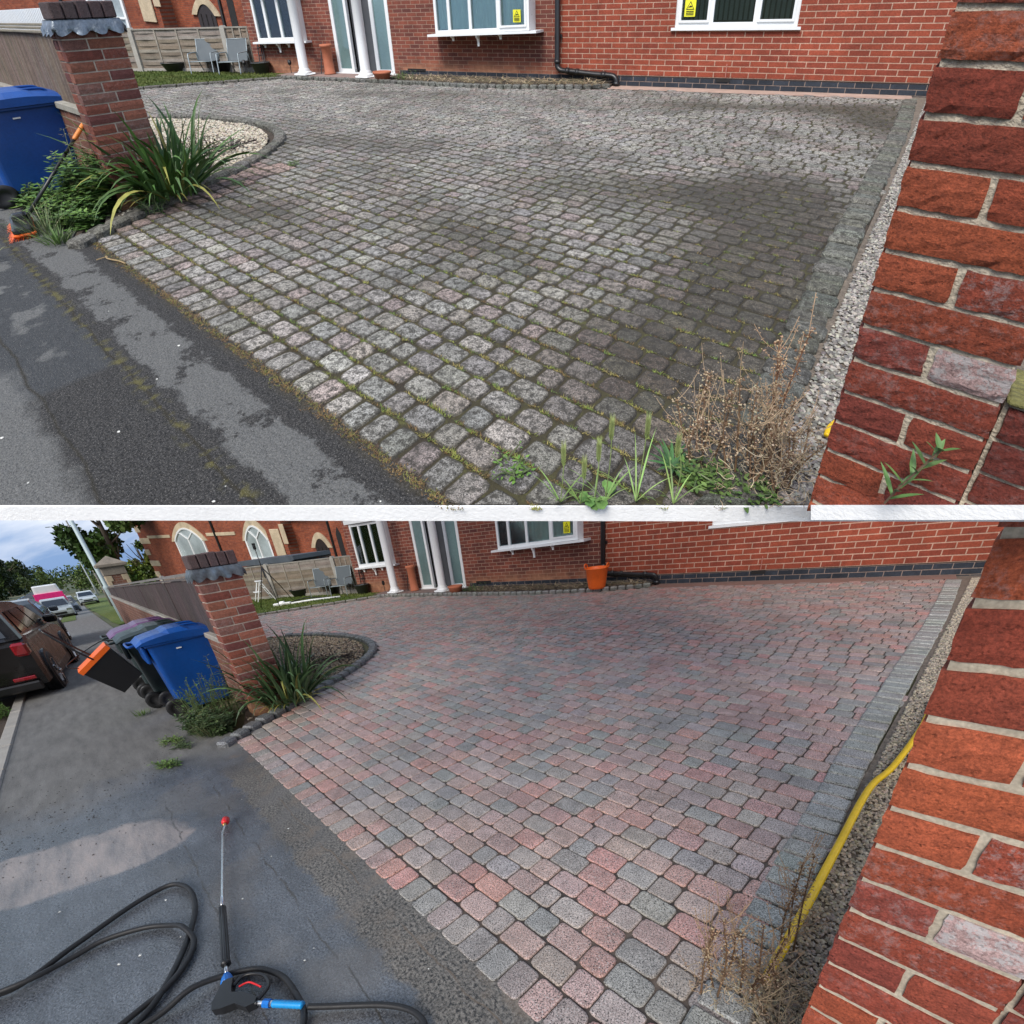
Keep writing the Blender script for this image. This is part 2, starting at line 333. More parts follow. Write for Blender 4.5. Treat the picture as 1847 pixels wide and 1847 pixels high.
CHBR=m_wall('chapel_brickwork',(.28,.075,.035),(.17,.042,.024),(.2,.11,.08),old=False,off=.1)
LOWBR=m_wall('street_wall_brickwork',(.2,.09,.06),(.13,.06,.045),(.26,.2,.16),vert='xy')
CREAM=mat('cream_stone',(.46,.37,.25),.85,v1=(2.,.25),v2=(20,.15),bump=(30,.006))
WHITE=mat('white_upvc',(.74,.75,.75),.35,v1=(2,.04),v2=(20,.02))
RENDER=mat('white_masonry_paint',(.8,.8,.79),.75,v1=(3,.06),v2=(60,.05),bump=(80,.001))
LEAD=mat('lead_sheet',(.2,.23,.26),.38,.75,v1=(7,.35),v2=(40,.25),bump=(18,.008))
CONC=mat('pale_concrete',(.33,.31,.275),.9,v1=(4,.15),v2=(80,.15),bump=(60,.003))
SLAB=mat('grey_paving_slab',(.2,.19,.17),.85,v1=(4,.15),v2=(80,.15),bump=(60,.003))
TILE=mat('pinkish_concrete_haunch',(.36,.25,.2),.9,v1=(5,.2),v2=(70,.15),bump=(50,.004))
BLACKP=mat('black_plastic',(.012,.012,.013),.38,v1=(3,.1),v2=(90,.15))
DARKP=mat('charcoal_plastic',(.045,.048,.05),.5)
BLUEP=mat('blue_plastic',(.004,.06,.27),.42,v1=(3,.15),v2=(50,.1),bump=(160,.0006))
GREENP=mat('dark_green_grey_plastic',(.022,.035,.036),.45)
PURP=mat('purple_plastic',(.12,.06,.14),.4)
TINTP=mat('coloured_plastic',None,.4,v1=(5,.08),v2=(60,.05))
RUBBER=mat('rubber',(.014,.014,.015),.6,v1=(8,.2),v2=(80,.2))
PAINT=mat('car_paint',None,.3,.0,v1=(2,.05),v2=(10,.03),coat=.35)
CHROME=mat('bright_metal',(.55,.56,.57),.25,.95)
GALV=mat('galvanised_steel',(.33,.38,.4),.5,.4)
STEEL=mat('dark_steel',(.03,.03,.032),.45,.5)
ORANGE=mat('orange_rubber',(.75,.12,.01),.5,v1=(5,.12))
YELL=mat('yellow_hose_rubber',(.75,.47,.0),.4,v1=(6,.08),v2=(40,.1))
TERRA=mat('terracotta',(.38,.12,.06),.8,v1=(5,.15))
WOOD=mat('grey_weathered_wood',None,.85,v1=(5,.22),v2=(45,.25),bump=(60,.003))
LEAFM=mat('leaf',None,.5,v1=(9,.2),v2=(60,.15),spec=.35)
DRYM=mat('dry_plant',None,.85,v1=(20,.25),v2=(90,.2))
SOIL=mat('soil',(.05,.036,.025),.95,v1=(6,.3),v2=(60,.35),bump=(40,.012))
GRAVB=mat('gravel_bed_base',(.16,.13,.1),.9,v1=(20,.3),v2=(120,.4),bump=(70,.01))
PEBB=mat('pebbles',None,.8,v1=(30,.15),v2=(200,.15))
BRICKM=None
def m_brick():
    n=NT('facing_brick_face'); f=n.noise(38,5,.65); d=n.voro(105); 
    c=n.gain(n.tint,n.math('MULTIPLY',n.mr(f,.3,.7,.78,1.22),n.mr(n.noise(230,4,.8),.34,.66,.55,1.4)))
    c=n.mix(n.math('MULTIPLY',n.mr(n.noise(22,6,.75),.5,.7),.28),c,(.11,.035,.03))
    wh=n.math('MULTIPLY',n.aux,n.mr(n.noise(48,6,.8),.5,.62),True); c=n.mix(wh,c,(.5,.45,.44))
    n.bump(n.mr(d,0.,.36,0,1,True),.0045,.9); n.bump(n.noise(150,6,.8),.006); return n.out(c,.8,spec=.3)
BRICKM=m_brick()
MORT=mat('sandy_mortar',(.42,.365,.28),.95,v1=(14,.2),v2=(180,.25),bump=(120,.004))
def m_glass():
    n=NT('window_glass'); g=n.N('ShaderNodeBsdfGlossy'); g.inputs['Roughness'].default_value=.06; g.inputs[0].default_value=(.9,.95,1,1)
    t=n.N('ShaderNodeBsdfTransparent'); t.inputs[0].default_value=(.75,.85,.83,1); mx=n.N('ShaderNodeMixShader'); fr=n.N('ShaderNodeFresnel'); fr.inputs[0].default_value=1.5
    n.t.links.new(n.math('ADD',fr.outputs[0],.03),mx.inputs[0]); n.t.links.new(t.outputs[0],mx.inputs[1]); n.t.links.new(g.outputs[0],mx.inputs[2])
    o=[q for q in n.t.nodes if q.type=='OUTPUT_MATERIAL'][0]; n.t.links.new(mx.outputs[0],o.inputs[0]); return n.m
GLASS=m_glass()
DGLASS=mat('tinted_car_glass',(.02,.025,.03),.06,v1=(2,.1),coat=1.)
CURT=mat('net_curtain',(.8,.8,.76),.9,v1=(3,.1))
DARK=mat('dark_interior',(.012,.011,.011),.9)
FROST=mat('frosted_grey_green_glass',(.13,.21,.21),.18,v1=(1.2,.2),v2=(30,.08),coat=.6)
STICK=mat('warning_sticker',(.75,.72,.02),.5)
def m_grass(name):
    n=NT(name); c=n.mix(n.mr(n.noise(1.4,4),.35,.65),(.075,.12,.022),(.14,.165,.045)); c=n.gain(c,n.mr(n.noise(60,4,.8),.25,.75,.55,1.5)); n.bump(n.noise(50,4,.8),.03); return n.out(c,.9,spec=.2)
GRASS=m_grass('mown_grass')
def m_far(name):
    n=NT(name); c=n.mix(n.mr(n.noise(.06,4),.4,.6),(.06,.085,.03),(.13,.12,.06)); c=n.gain(c,n.mr(n.noise(2,5),.3,.7,.75,1.2)); return n.out(c,.95)
FIELD=m_far('rough_ground')
# ------------------------------------------------------------------ the site, built twice: before (U) and after (L) the wash
DRIVE=[(-.98,-7.92),(-1.16,-7.55),(-1.24,-7.25),(-1.38,-6.75),(-1.55,-6.2),(-1.80,-5.6),(-2.15,-5.1),(-2.65,-4.75),(-3.3,-4.5),(-4.3,-4.46),(-5.3,-4.65),(-7.2,-5.3),(-10.6,-6.0),(-9.6,-3.6),(-8.75,-2.75),(-7.95,-1.98),(-7.28,-1.3),(-6.75,-.72),(-5.5,-.72),(-4.2,-.74),(-2.6,-.84),(-1.3,-.82),(-.2,-.62),(.55,-.36),(5.02,-.3),(4.95,-.6),(4.07,-4.9),(3.39,-8.1),(3.26,-8.97)]
def gz(t): return 0. if t<10 else (-.035*(t-10) if t<60 else -1.75)
def sheet_tu(name,mt,t0,t1,u0,u1,z,nt=1,slope=False,jag=0.):
    mb=MB(); v=[];loc=[];f=[]
    for i in range(nt+1):
        t=t0+(t1-t0)*i/nt
        for u in (u0,u1):
            uu=u+rnd.uniform(-jag,jag); v.append(S(t,uu,z+(gz(t) if slope else 0))); loc.append((t,uu,0))
    for i in range(nt): f.append((2*i,2*i+1,2*i+3,2*i+2)[::-1])
    home(); mb.add(v,f,loc=loc); o=mb.build(name,mt); tagit(o,kind='structure'); return o
def tint_paver(x,y,r):
    if SITE=='U':
        c=r.choice([(.36,.342,.31)]*5+[(.30,.288,.268)]*3+[(.37,.315,.288)]*2+[(.44,.415,.37)])
        c=vary(c,.12,r)
        def g(cx,cy,sx,sy,a): return a*math.exp(-((x-cx)/sx)**2-((y-cy)/sy)**2)
        k=g(3.2,-7.6,.62,1.2,.75)+g(3.5,-6.0,.65,1.5,.68)+g(1.5,-6.9,.6,.45,.5)+g(2.5,-5.6,.95,.55,.5)+g(3.2,-1.5,2.4,.55,.5)+g(-1.5,-4.9,.7,.5,.4)+g(4.5,-2.4,.5,1.8,.5)+g(-.4,-7.1,.6,.4,.35)+g(-2.2,-1.8,2.2,.5,.3)
        k+=.16*math.sin(x*2.3+1.7*math.sin(y*1.9))*math.cos(y*3.1+x)+.02
        k=max(0,min(.78,k*1.2)); c=tuple(a*(1-k*q) for a,q in zip(c,(.97,1,1.05)))
        if y>-4.2: c=tuple(a*1.08 for a in c)
        if x<-1.0 and y<-6: c=vary((.42,.30,.26),.1,r)
    else:
        c=r.choice([(.46,.325,.285)]*5+[(.48,.29,.25)]*2+[(.33,.31,.285)]*3+[(.40,.335,.30)]*4+[(.52,.28,.24)])
        c=vary(c,.12,r)
        if y>-4: c=tuple(a*.92 for a in c)
    return c
def paving():
    mb=MB(1); r=random.Random(11); U_=SITE=='U'
    ox,oy=S(0,.33).xy; gap=.0038 if U_ else .0025; rc=.024 if U_ else .018; ins=.010 if U_ else .006; ht=.011 if U_ else .007
    def stone(a0,a1,b0,b1):
        cx=(a0+a1)/2;cy=(b0+b1)/2; X=ox+cx*E2[0]+cy*N2[0]; Y=oy+cx*E2[1]+cy*N2[1]
        if not inpoly(X,Y,DRIVE): return
        col=tint_paver(X,Y,r); g=gap*r.uniform(.6,1.5)
        hw=(a1-a0)/2-g; hh=(b1-b0)/2-g; far=Y>-4.6
        z=r.uniform(-.004,.004) if U_ else r.uniform(-.002,.002); tx=r.uniform(-1,1)*(.03 if U_ else .014); ty=r.uniform(-1,1)*(.03 if U_ else .014); an=r.uniform(-1,1)*(.025 if U_ else .01)
        R=[rc*r.uniform(.7,1.5) for _ in range(4)]; ring=[]
        for q,(sx,sy) in enumerate(((1,1),(-1,1),(-1,-1),(1,-1))):
            for k in ((0,1) if far else (0,1,2)):
                ang=math.pi/2*q+math.pi/2*k/(1 if far else 2); rr=min(R[q],hw*.9,hh*.9)
                ring.append((sx*(hw-rr)+rr*math.cos(ang)+(0 if far else r.uniform(-1,1)*(.0022 if U_ else .0008)),sy*(hh-rr)+rr*math.sin(ang)+(0 if far else r.uniform(-1,1)*(.0022 if U_ else .0008))))
        v=[];n=len(ring); ca,sa=math.cos(an),math.sin(an)
        levels=((0,-.03),(0,-ht),(ins*.45,-ht*.25),(ins*1.3,0)) if not far else ((0,-.02),(ins*.8,0))
        for d,dz in levels:
            k1=1-d/hw;k2=1-d/hh
            for a,b in ring:
                a,b=a*k1,b*k2; a,b=a*ca-b*sa,a*sa+b*ca; zz=z+dz+(tx*a+ty*b)
                v.append((ox+(cx+a)*E2[0]+(cy+b)*N2[0],oy+(cx+a)*E2[1]+(cy+b)*N2[1],zz))
        f=[]
        for l in range(len(levels)-1):
            for i in range(n): f.append((l*n+i,l*n+(i+1)%n,(l+1)*n+(i+1)%n,(l+1)*n+i))
        c=len(v); v.append((ox+cx*E2[0]+cy*N2[0],oy+cx*E2[1]+cy*N2[1],z+(.0025 if U_ else .001))); b=(len(levels)-1)*n
        for i in range(n): f.append((b+i,b+(i+1)%n,c))
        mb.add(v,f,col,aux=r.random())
        if mb.t and len(mb.t)>=len(v) and U_:   # sides and arrises of the dirty setts tinted darker than their tops
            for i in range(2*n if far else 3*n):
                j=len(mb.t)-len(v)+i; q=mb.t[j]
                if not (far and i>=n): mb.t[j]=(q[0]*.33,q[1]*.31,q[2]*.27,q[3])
    x=-1.9
    while x<6: w_=r.uniform(.112,.124); stone(x,x+w_,.0,.152); x+=w_
    y=.155; row=0
    while y<10.5:
        h=.1235*r.uniform(.985,1.015); x=-14.5+r.uniform(0,.3); k=r.randrange(3)
        if y>6.5: x-=0
        while x<7.8:
            w_=(.172,.164,.121)[k%3]*r.uniform(.95,1.05)
            stone(x,x+w_,y,y+h); x+=w_; k+=1 if r.random()>.12 else 2
        y+=h; row+=1
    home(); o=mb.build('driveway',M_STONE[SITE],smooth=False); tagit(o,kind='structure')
    b=MB(); P=[(x,y,-.008 if U_ else -.009) for x,y in DRIVE]; P=clip_poly(P); b.add(P,[tuple(range(len(P)))]); o=b.build('joint_bed',M_JOINT[SITE]); tagit(o,kind='structure')
def stones_along(path,wid,step,z0,z1,tintf,name,bev=.012,jit=.004,side=1):
    """edging setts laid across a path of points"""
    mb=MB(1); P=smoothpts([Vector((*p,0)) for p in path],10); acc=0; i=0; cur=P[0]; L=[(P[0])]
    # resample by length
    pts=[P[0]]; d=0
    for a,b in zip(P,P[1:]):
        seg=(b-a).length
        while d+seg>=step:
            k=(step-d)/seg; a=a+(b-a)*k; pts.append(a.copy()); seg=(b-a).length; d=0
        d+=seg
    for a,b in zip(pts,pts[1:]):
        dr=(b-a).normalized(); nr=Vector((-dr.y,dr.x,0))*side; c=tintf((a+b)/2); z=z1+rnd.uniform(-jit,jit); hw=(b-a).length/2-.0075
        M=Matrix(((dr.x,nr.x,0,(a.x+b.x)/2),(dr.y,nr.y,0,(a.y+b.y)/2),(0,0,1,0),(0,0,0,1)))@Matrix.Rotation(rnd.uniform(-.03,.03),4,'Z')
        box(mb,-hw,hw,rnd.uniform(-jit,jit),wid+rnd.uniform(-jit,jit),z0,z,bev,c,M=M if side>0 else M)
    home(); o=mb.build(name,M_STONE[SITE]); tagit(o,kind='structure'); return o
def pebbles(name,label,n,where,size,cols,z=0.,parent=None,lab=True):
    mb=MB(1); r=random.Random(5); base=[(1,0,0),(-1,0,0),(0,1,0),(0,-1,0),(0,0,1),(0,0,-1)]; fc=[(0,2,4),(2,1,4),(1,3,4),(3,0,4),(2,0,5),(1,2,5),(3,1,5),(0,3,5)]
    for i in range(n):
        p=where(r)
        if p is None: continue
        s=r.uniform(*size); M=Matrix.Rotation(r.uniform(0,6.28),3,'Z')@Matrix.Rotation(r.uniform(-.7,.7),3,'X')
        v=[Vector(p)+Vector((0,0,z))+M@Vector((a*s*r.uniform(.7,1.4),b*s*r.uniform(.6,1.1),c*s*r.uniform(.4,.9))) for a,b,c in base]
        mb.add(v,fc,vary(r.choice(cols),.2,r))
    home(); o=mb.build(name,PEBB,smooth=False); tagit(o,label,'gravel',kind='stuff'); return o
BEDP=[(-1.02,-7.86),(-1.24,-7.45),(-1.36,-7.05),(-1.5,-6.6),(-1.68,-6.1),(-1.95,-5.6),(-2.3,-5.2),(-2.75,-4.88),(-3.35,-4.66),(-4.3,-4.62),(-5.3,-4.85),(-5.9,-6.2),(-1.75,-7.42),(-1.2,-7.75)]
def ground():
    U_=SITE=='U'; home()
    if U_:
        # raised slab that carries the upper forecourt, with a white rendered edge
        A=Vector((1.10,-9.42,0)); Bq=Vector((4.12,-8.09,0)); d=(Bq-A).normalized()
        P=[A-d*1.7,A,A+d*2.42,Bq,Bq+d*1.6,Vector((8,-1,0)),Vector((8,1.4,0)),Vector((-9,1.4,0)),Vector((-14,7.6,0)),Vector((-46,8.6,0)),Vector((-46,2,0)),Vector((-9,-8.4,0))]
        mb=MB(); n=len(P); z0,z1=-.060,-.03
        v=[(p.x,p.y,z0) for p in P]+[(p.x,p.y,z1) for p in P]
        mb.add(v,[tuple(range(n,2*n))]+[tuple(range(n))[::-1]]+[(i,(i+1)%n,n+(i+1)%n,n+i) for i in range(n)]); tagit(mb.build('ground_slab',RENDER),kind='structure')
        mb=MB()
        def loc(p): dx,dy=p.x+1.40,p.y+7.5; return (-(dx*E2[0]+dy*E2[1]),-(dx*N2[0]+dy*N2[1]),0)
        Q=[Vector(p) for p in clip_poly([S(-8,.33,-.004),S(-.42,.33,-.004),S(-.3,.42,-.004),S(.0,.3,-.004),S(14,.3,-.004),S(14,.9,-.004),(-9,-8.4,-.004),(-9,-14,-.004),(3,-14,-.004)])]
        mb.add(Q,[tuple(range(len(Q)))],loc=[loc(p) for p in Q]); tagit(mb.build('pavement',M_TAR['U']),kind='structure')
        mb=MB(); K=clip_poly([(8,-11,-.014),(8,1.4,-.014),(-9,1.4,-.014),(-14,7.6,-.014),(-46,8.6,-.014),(-46,2,-.014)]+[tuple(S(t,u,-.014)) for t,u in ((14,.3),(0,.3),(-.3,.42),(-.42,.33),(-8,.33))])
        mb.add(K,[tuple(range(len(K)))]); tagit(mb.build('soil_ground',SOIL),kind='structure')
        mb=MB(); a,b=P[0],P[4]; e=Vector((.403,-.915,0))*.006
        v=[(a.x,a.y,-.066),(b.x,b.y,-.066),(b.x,b.y,-.001),(a.x,a.y,-.001)]; w4=[(p[0]+e.x,p[1]+e.y,p[2]) for p in v]
        mb.add(v+w4,[(4,5,6,7),(3,2,1,0),(0,1,5,4),(2,3,7,6),(1,2,6,5),(3,0,4,7)]); tagit(mb.build('slab_edge_wall',RENDER),'thin white painted edge of the raised slab between the two driveways','slab edge')
    else:
        sheet_tu('pavement',M_TAR['L'],-7.5,70,.30,2.03,-.004,40,True,0)
        mb=MB()
        tt=[-9,0,10,20,30,40,50,60,120,400,1600]; v=[];f=[]
        for t in tt:
            for u in (2.0,-40) : v.append(S(t,u if t<100 else (2.0 if u>0 else -900),-.02+gz(t)))
        for i in range(len(tt)-1): f.append((2*i,2*i+1,2*i+3,2*i+2))
        mb.add(v,f); tagit(mb.build('ground',FIELD),kind='structure')
        mb=MB(); v=[];f=[]
        for t in tt:
            for u in (2.15,9.5): v.append(S(t,u,-.10+gz(t)))
        for i in range(len(tt)-1): f.append((2*i,2*i+1,2*i+3,2*i+2)[::-1])
        mb.add(v,f); tagit(mb.build('road',mat('road_asphalt',(.06,.06,.062),.8,v1=(1.5,.15),v2=(60,.2))),kind='structure')
        mb=MB(); v=[];f=[]
        for t in tt:
            for u in (9.5,60 if t<100 else 1500): v.append(S(t,u,-.02+gz(t)))
        for i in range(len(tt)-1): f.append((2*i,2*i+1,2*i+3,2*i+2)[::-1])
        mb.add(v,f); tagit(mb.build('far_verge',FIELD),kind='structure')
        mb=MB(); t=-8
        while t<70:
            zz=gz(t+.45); a,b=S(t+.004,2.02),S(t+.896,2.02); M=Matrix(((-E2[0],-N2[0],0,a.x),(-E2[1],-N2[1],0,a.y),(0,0,1,zz),(0,0,0,1)))
            box(mb,0,.892,0,.125,-.2,.012,.012,vary((.27,.25,.21),.1),M=M); t+=.9
        tagit(mb.build('kerb',CONC),kind='structure')
        # verge grass beyond the bins, either side of the path
        for (t0,t1,u0,u1) in ((16.5,80,-2.6,.12),(30,90,1.25,2.0)):
            mb=MB(); v=[];f=[]; n=20
            for i in range(n+1):
                t=t0+(t1-t0)*i/n
                for u in (u0,u1+rnd.uniform(-.05,.05)): v.append(S(t,u,.012+gz(t)))
            for i in range(n): f.append((2*i,2*i+1,2*i+3,2*i+2)[::-1])
            mb.add(v,f); tagit(mb.build('verge_grass',GRASS),'mown grass verge beside the far end of the pavement' if t0<20 else 'narrow grass strip between the parked cars and the path','grass',kind='stuff')
        mb=MB(); t=5.5
        mb.add([S(t,2.03,-.08),S(-8,2.03,-.08),S(-8,2.9,-.08),S(t,2.9,-.08)],[(0,1,2,3)])
        tagit(mb.build('gutter_soil',SOIL),kind='structure')
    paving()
    # right-hand edging: two lines of setts then gravel
    kt=(lambda p: vary((.16,.16,.13) if p.y>-6.6 else (.12,.122,.10),.2)) if U_ else (lambda p: vary((.31,.315,.285),.12))
    stones_along([(4.86,-.42),(4.40,-2.8),(3.97,-4.75),(3.655,-6.2),(3.405,-7.45),(3.285,-8.05),(3.13,-8.9)],.165,.122,-.03,.026 if U_ else .012,kt,'kerb',.014 if U_ else .008,.009 if U_ else .003)
    # curved kerb round the left bed
    stones_along([(-.93,-8.06),(-1.10,-7.62),(-1.2,-7.25),(-1.34,-6.75),(-1.50,-6.2),(-1.76,-5.62),(-2.12,-5.1),(-2.65,-4.72),(-3.3,-4.5),(-4.3,-4.45),(-5.3,-4.65)],.125,.17,-.03,.055,(lambda p: vary((.2,.195,.165),.12)) if U_ else (lambda p: vary((.125,.135,.135),.12)),'kerb',.02,.004,1)
    # lawn kerb, patio and bed edging
    stones_along([(-9.7,-3.75),(-8.7,-2.72),(-7.95,-1.92),(-7.28,-1.24),(-6.7,-.6)],.1,.3,-.02,.05,lambda p:vary((.17,.16,.14),.1),'kerb',.012,.003,1)
    stones_along([(-6.85,-.74),(-5.6,-.74),(-4.25,-.76),(-2.6,-.86),(-1.3,-.84),(-.2,-.62),(.62,-.3)],.11,.16,-.02,.07,lambda p:vary((.19,.19,.17),.12),'kerb',.02,.004,1)
    mb=MB(); P=[(-7.1,-.64,.062),(-4.15,-.66,.062),(-4.15,0,.062),(-7.1,0,.062)]; mb.add(P,[(0,1,2,3)]); tagit(mb.build('patio',mat('patio_paving',(.22,.15,.13),.8,v1=(7,.2),v2=(40,.15))),kind='structure')
    mb=MB(); mb.add([(.55,-.42,.001),(4.98,-.36,.001),(5.02,0,.001),(.5,0,.001)],[(0,1,2,3)]); tagit(mb.build('haunch_strip',TILE if U_ else mat('wet_haunch',(.24,.14,.11),.7)),kind='structure')
    mb=MB(); mb.add([(-4.1,-.72,.03),(-2.6,-.8,.03),(-1.3,-.78,.03),(-.2,-.55,.03),(.55,-.28,.02),(.55,0,.05),(-4.1,0,.08)],[tuple(range(7))]); tagit(mb.build('flower_bed_soil',SOIL),kind='structure')
    # lawn
    Lw=[(-9.72,-3.7),(-8.7,-2.65),(-7.95,-1.86),(-7.3,-1.2),(-6.8,-.62),(-7.1,-.08),(-8.3,-.2),(-13.6,-.56),(-14,-2.0)]
    mb=MB(); mb.add([(x,y,.03) for x,y in Lw],[tuple(range(len(Lw)))])
    r=random.Random(3)
    for i in range(9000):
        x=r.uniform(-13.5,-6.9);y=r.uniform(-3.7,-.2)
        if not inpoly(x,y,Lw): continue
        h=r.uniform(.015,.05); a=r.uniform(0,6.28); dx,dy=math.cos(a)*.012,math.sin(a)*.012
        mb.add([(x-dx,y-dy,.03),(x+dx,y+dy,.03),(x+r.uniform(-.02,.02),y+r.uniform(-.02,.02),.03+h)],[(0,1,2)])
    home(); tagit(mb.build('lawn_grass',GRASS),'small mown green lawn in front of the slatted fence','lawn',kind='stuff')
    # gravel strip right of the edging
    mb=MB(); P=clip_poly([(4.98,-.1,-.004),(6.6,-.1,-.004),(6.6,-8.3,-.004),(3.86,-9.0,-.004),(3.24,-9.0,-.004),(3.52,-7.6,-.004),(4.1,-5.0,-.004)]); mb.add(P,[tuple(range(len(P)))]); home(); tagit(mb.build('gravel_bed',GRAVB),kind='structure')
    def wh(r):
        y=-8.95+ (r.random()**1.25)*8.6; xi=3.265+(y+8.95)*.218; x=xi+r.random()*(.40 if y<-7 else .34)
        return (x,y,0)
    pebbles('gravel','loose pale grey gravel between the edging setts and the brick pier',22000,wh,(.007,.014),[(.27,.25,.22),(.19,.175,.155),(.36,.33,.28),(.12,.11,.1)] if U_ else [(.33,.28,.22),(.42,.35,.26),(.2,.175,.14)],.004)
    # bed of cream gravel round the left pier
    mb=MB(); mb.add([(x,y,.012) for x,y in BEDP],[tuple(range(len(BEDP)))]); home(); tagit(mb.build('gravel_bed',GRAVB if U_ else SOIL),kind='structure')
    def wb(r):
        x=r.uniform(-5.2,-1.1);y=r.uniform(-7.6,-4.6)
        return (x,y,.012) if inpoly(x,y,BEDP) and (y>-6.9 or r.random()<.25) and (U_ or r.random()<.8) else None
    pebbles('bed_gravel','cream gravel filling the rounded bed beside the left pier' if U_ else 'dirty cream gravel filling the rounded bed beside the left pier',15000,wb,(.012,.022),[(.47,.41,.31),(.38,.33,.25),(.52,.48,.4)] if U_ else [(.34,.26,.17),(.25,.19,.13),(.4,.33,.24)],.006)
# ------------------------------------------------------------------ brick piers
def brick(mb,x0,x1,z0,z1,y0,y1,tint,aux,r,fine=True,left=True):
    """brick with a rough front face towards -y; rounded arrises"""
    nx=max(3,int((x1-x0)/(.013 if fine else .05))); nz=5 if fine else 2; v=[];f=[]; rr=.003
    for j in range(nz+1):
        for i in range(nx+1):
            a=i/nx;b=j/nz; x=x0+(x1-x0)*a; z=z0+(z1-z0)*b
            e=(i in (0,nx))+(j in (0,nz)); y=y0+(rr*.8*e)+(r.uniform(-.0018,.0018) if fine else 0)
            if fine: x+=r.uniform(-.0016,.0016); z+=r.uniform(-.0015,.0015)
            v.append((x,y,z))
    for j in range(nz):
        for i in range(nx): a=j*(nx+1)+i; f.append((a,a+1,a+nx+2,a+nx+1))
    n0=len(v); cor=[(x0,z0),(x1,z0),(x1,z1),(x0,z1)]
    v+=[(x,y1,z) for x,z in cor]; b,c,d,e=n0,n0+1,n0+2,n0+3
    bot=[i for i in range(nx+1)]; top=[nz*(nx+1)+i for i in range(nx+1)]; lf=[j*(nx+1) for j in range(nz+1)]; rt=[j*(nx+1)+nx for j in range(nz+1)]
    f+=[tuple(bot[::-1]+[b,c]),tuple(top+[d,e]),tuple(lf+[e,b]),tuple(rt[::-1]+[c,d]),(b,e,d,c)]
    mb.add(v,f,tint,aux=aux)
RED=[(.34,.076,.036),(.28,.06,.034),(.38,.092,.04),(.24,.052,.036)]
def rake(mb):
    if SITE!='U': return mb
    for i,p in enumerate(mb.v):
        q=G@Vector(p); z=-11.22346+.49867*q.x-1.13015*q.y
        if q.z<z: mb.v[i]=(p[0],p[1],p[2]+z-q.z)
    return mb
def right_pier():
    U_=SITE=='U'; r=random.Random(21)
    placeS(-5.0,.10,0)
    root=thing('brick_pier','tall rough red brick pier close to the camera with one half white brick','brick pier')
    zt=.923; mb=MB(); W=.2165; D=.105
    ks=range(-9,8) if U_ else range(-9,13)
    for k in ks:
        z1=zt-.075*k-.0105; z0=z1-.0635
        if U_ and z1<.36: continue
        hd=k%2==0; t=lambda:vary(r.choice(RED),.1,r)
        wh=.1 if r.random()<.2 else 0.
        if hd:
            brick(mb,0,.1035,z0,z1,0,D,t(),.25 if k==0 else wh,r); brick(mb,.114,W,z0,z1,0,D,(.5,.34,.32) if k==0 else t(),4. if k==0 else (.45 if k==-2 else wh),r)
        else: brick(mb,0,W,z0,z1,0,D,t(),.22 if k in (-1,-7,1) else wh,r)
    rake(mb).build('brickwork',BRICKM,root)
    mo=MB(); zb=.30 if U_ else -.1; box(mo,.004,W-.004,.0065,D-.004,zb,zt+.675,.0,aux=0)
    rake(mo).build('mortar',MORT,root)
    # lower wall that carries on to the right of the pier
    placeS(-5.0,.10,0)
    r2=thing('boundary_wall','low darker brick wall with mossy top running right from the pier','wall')
    mb=MB(); 
    for k in range(1,9 if U_ else 13):
        z1=zt-.075*k-.010; z0=z1-.065; x=W+.011 if k%2 else W+.011-.0
        first=True
        if U_ and z1<.42: continue
        while x<(.30 if U_ else 1.1):
            w_=.215 if not (first and k%2==0) else .1025
            if U_: w_=min(w_,.405-x)
            brick(mb,x,x+w_-.001,z0,z1,.012,.115,vary((.2,.04,.028),.15,r),.1,r,fine=x<.6); x+=w_+.010; first=False
    rake(mb).build('brickwork',BRICKM,r2)
    mo=MB(); box(mo,W+.004,.40 if U_ else 1.12,.020,.112,zb if U_ else -.1,zt-.079,0); rake(mo).build('mortar',MORT,r2)
    mb=MB(); box(mb,W+.004,.41 if U_ else 1.12,.008,.122,zt-.078,zt-.066,.004); mb.build('moss_topping',mat('wall_moss',(.16,.15,.05),.95,v1=(30,.3),v2=(120,.3),bump=(80,.006)),r2)
    if U_:
        # raked white rendered footing that ties the pier back to the slab edge (rises towards the right, like the pier's stepped base)
        home(); mb=MB()
        FOOT_TOP=[(3.524,-8.3512,-.0005),(4.1991,-8.0537,-.0005),(3.7305,-8.8986,.7077),(3.4271,-8.823,.4754)]
        FOOT_BOT=[(3.536,-8.3482,-.066),(4.2215,-8.0451,-.066),(3.7385,-8.9006,.6793),(3.4344,-8.8248,.4351)]
        mb.add([(x,y,z) for x,y,z in FOOT_TOP]+[(x,y,z) for x,y,z in FOOT_BOT],[(0,1,2,3),(7,6,5,4),(0,3,7,4),(1,5,6,2),(3,2,6,7),(0,4,5,1)])
        o=mb.build('pier_footing',RENDER,root)
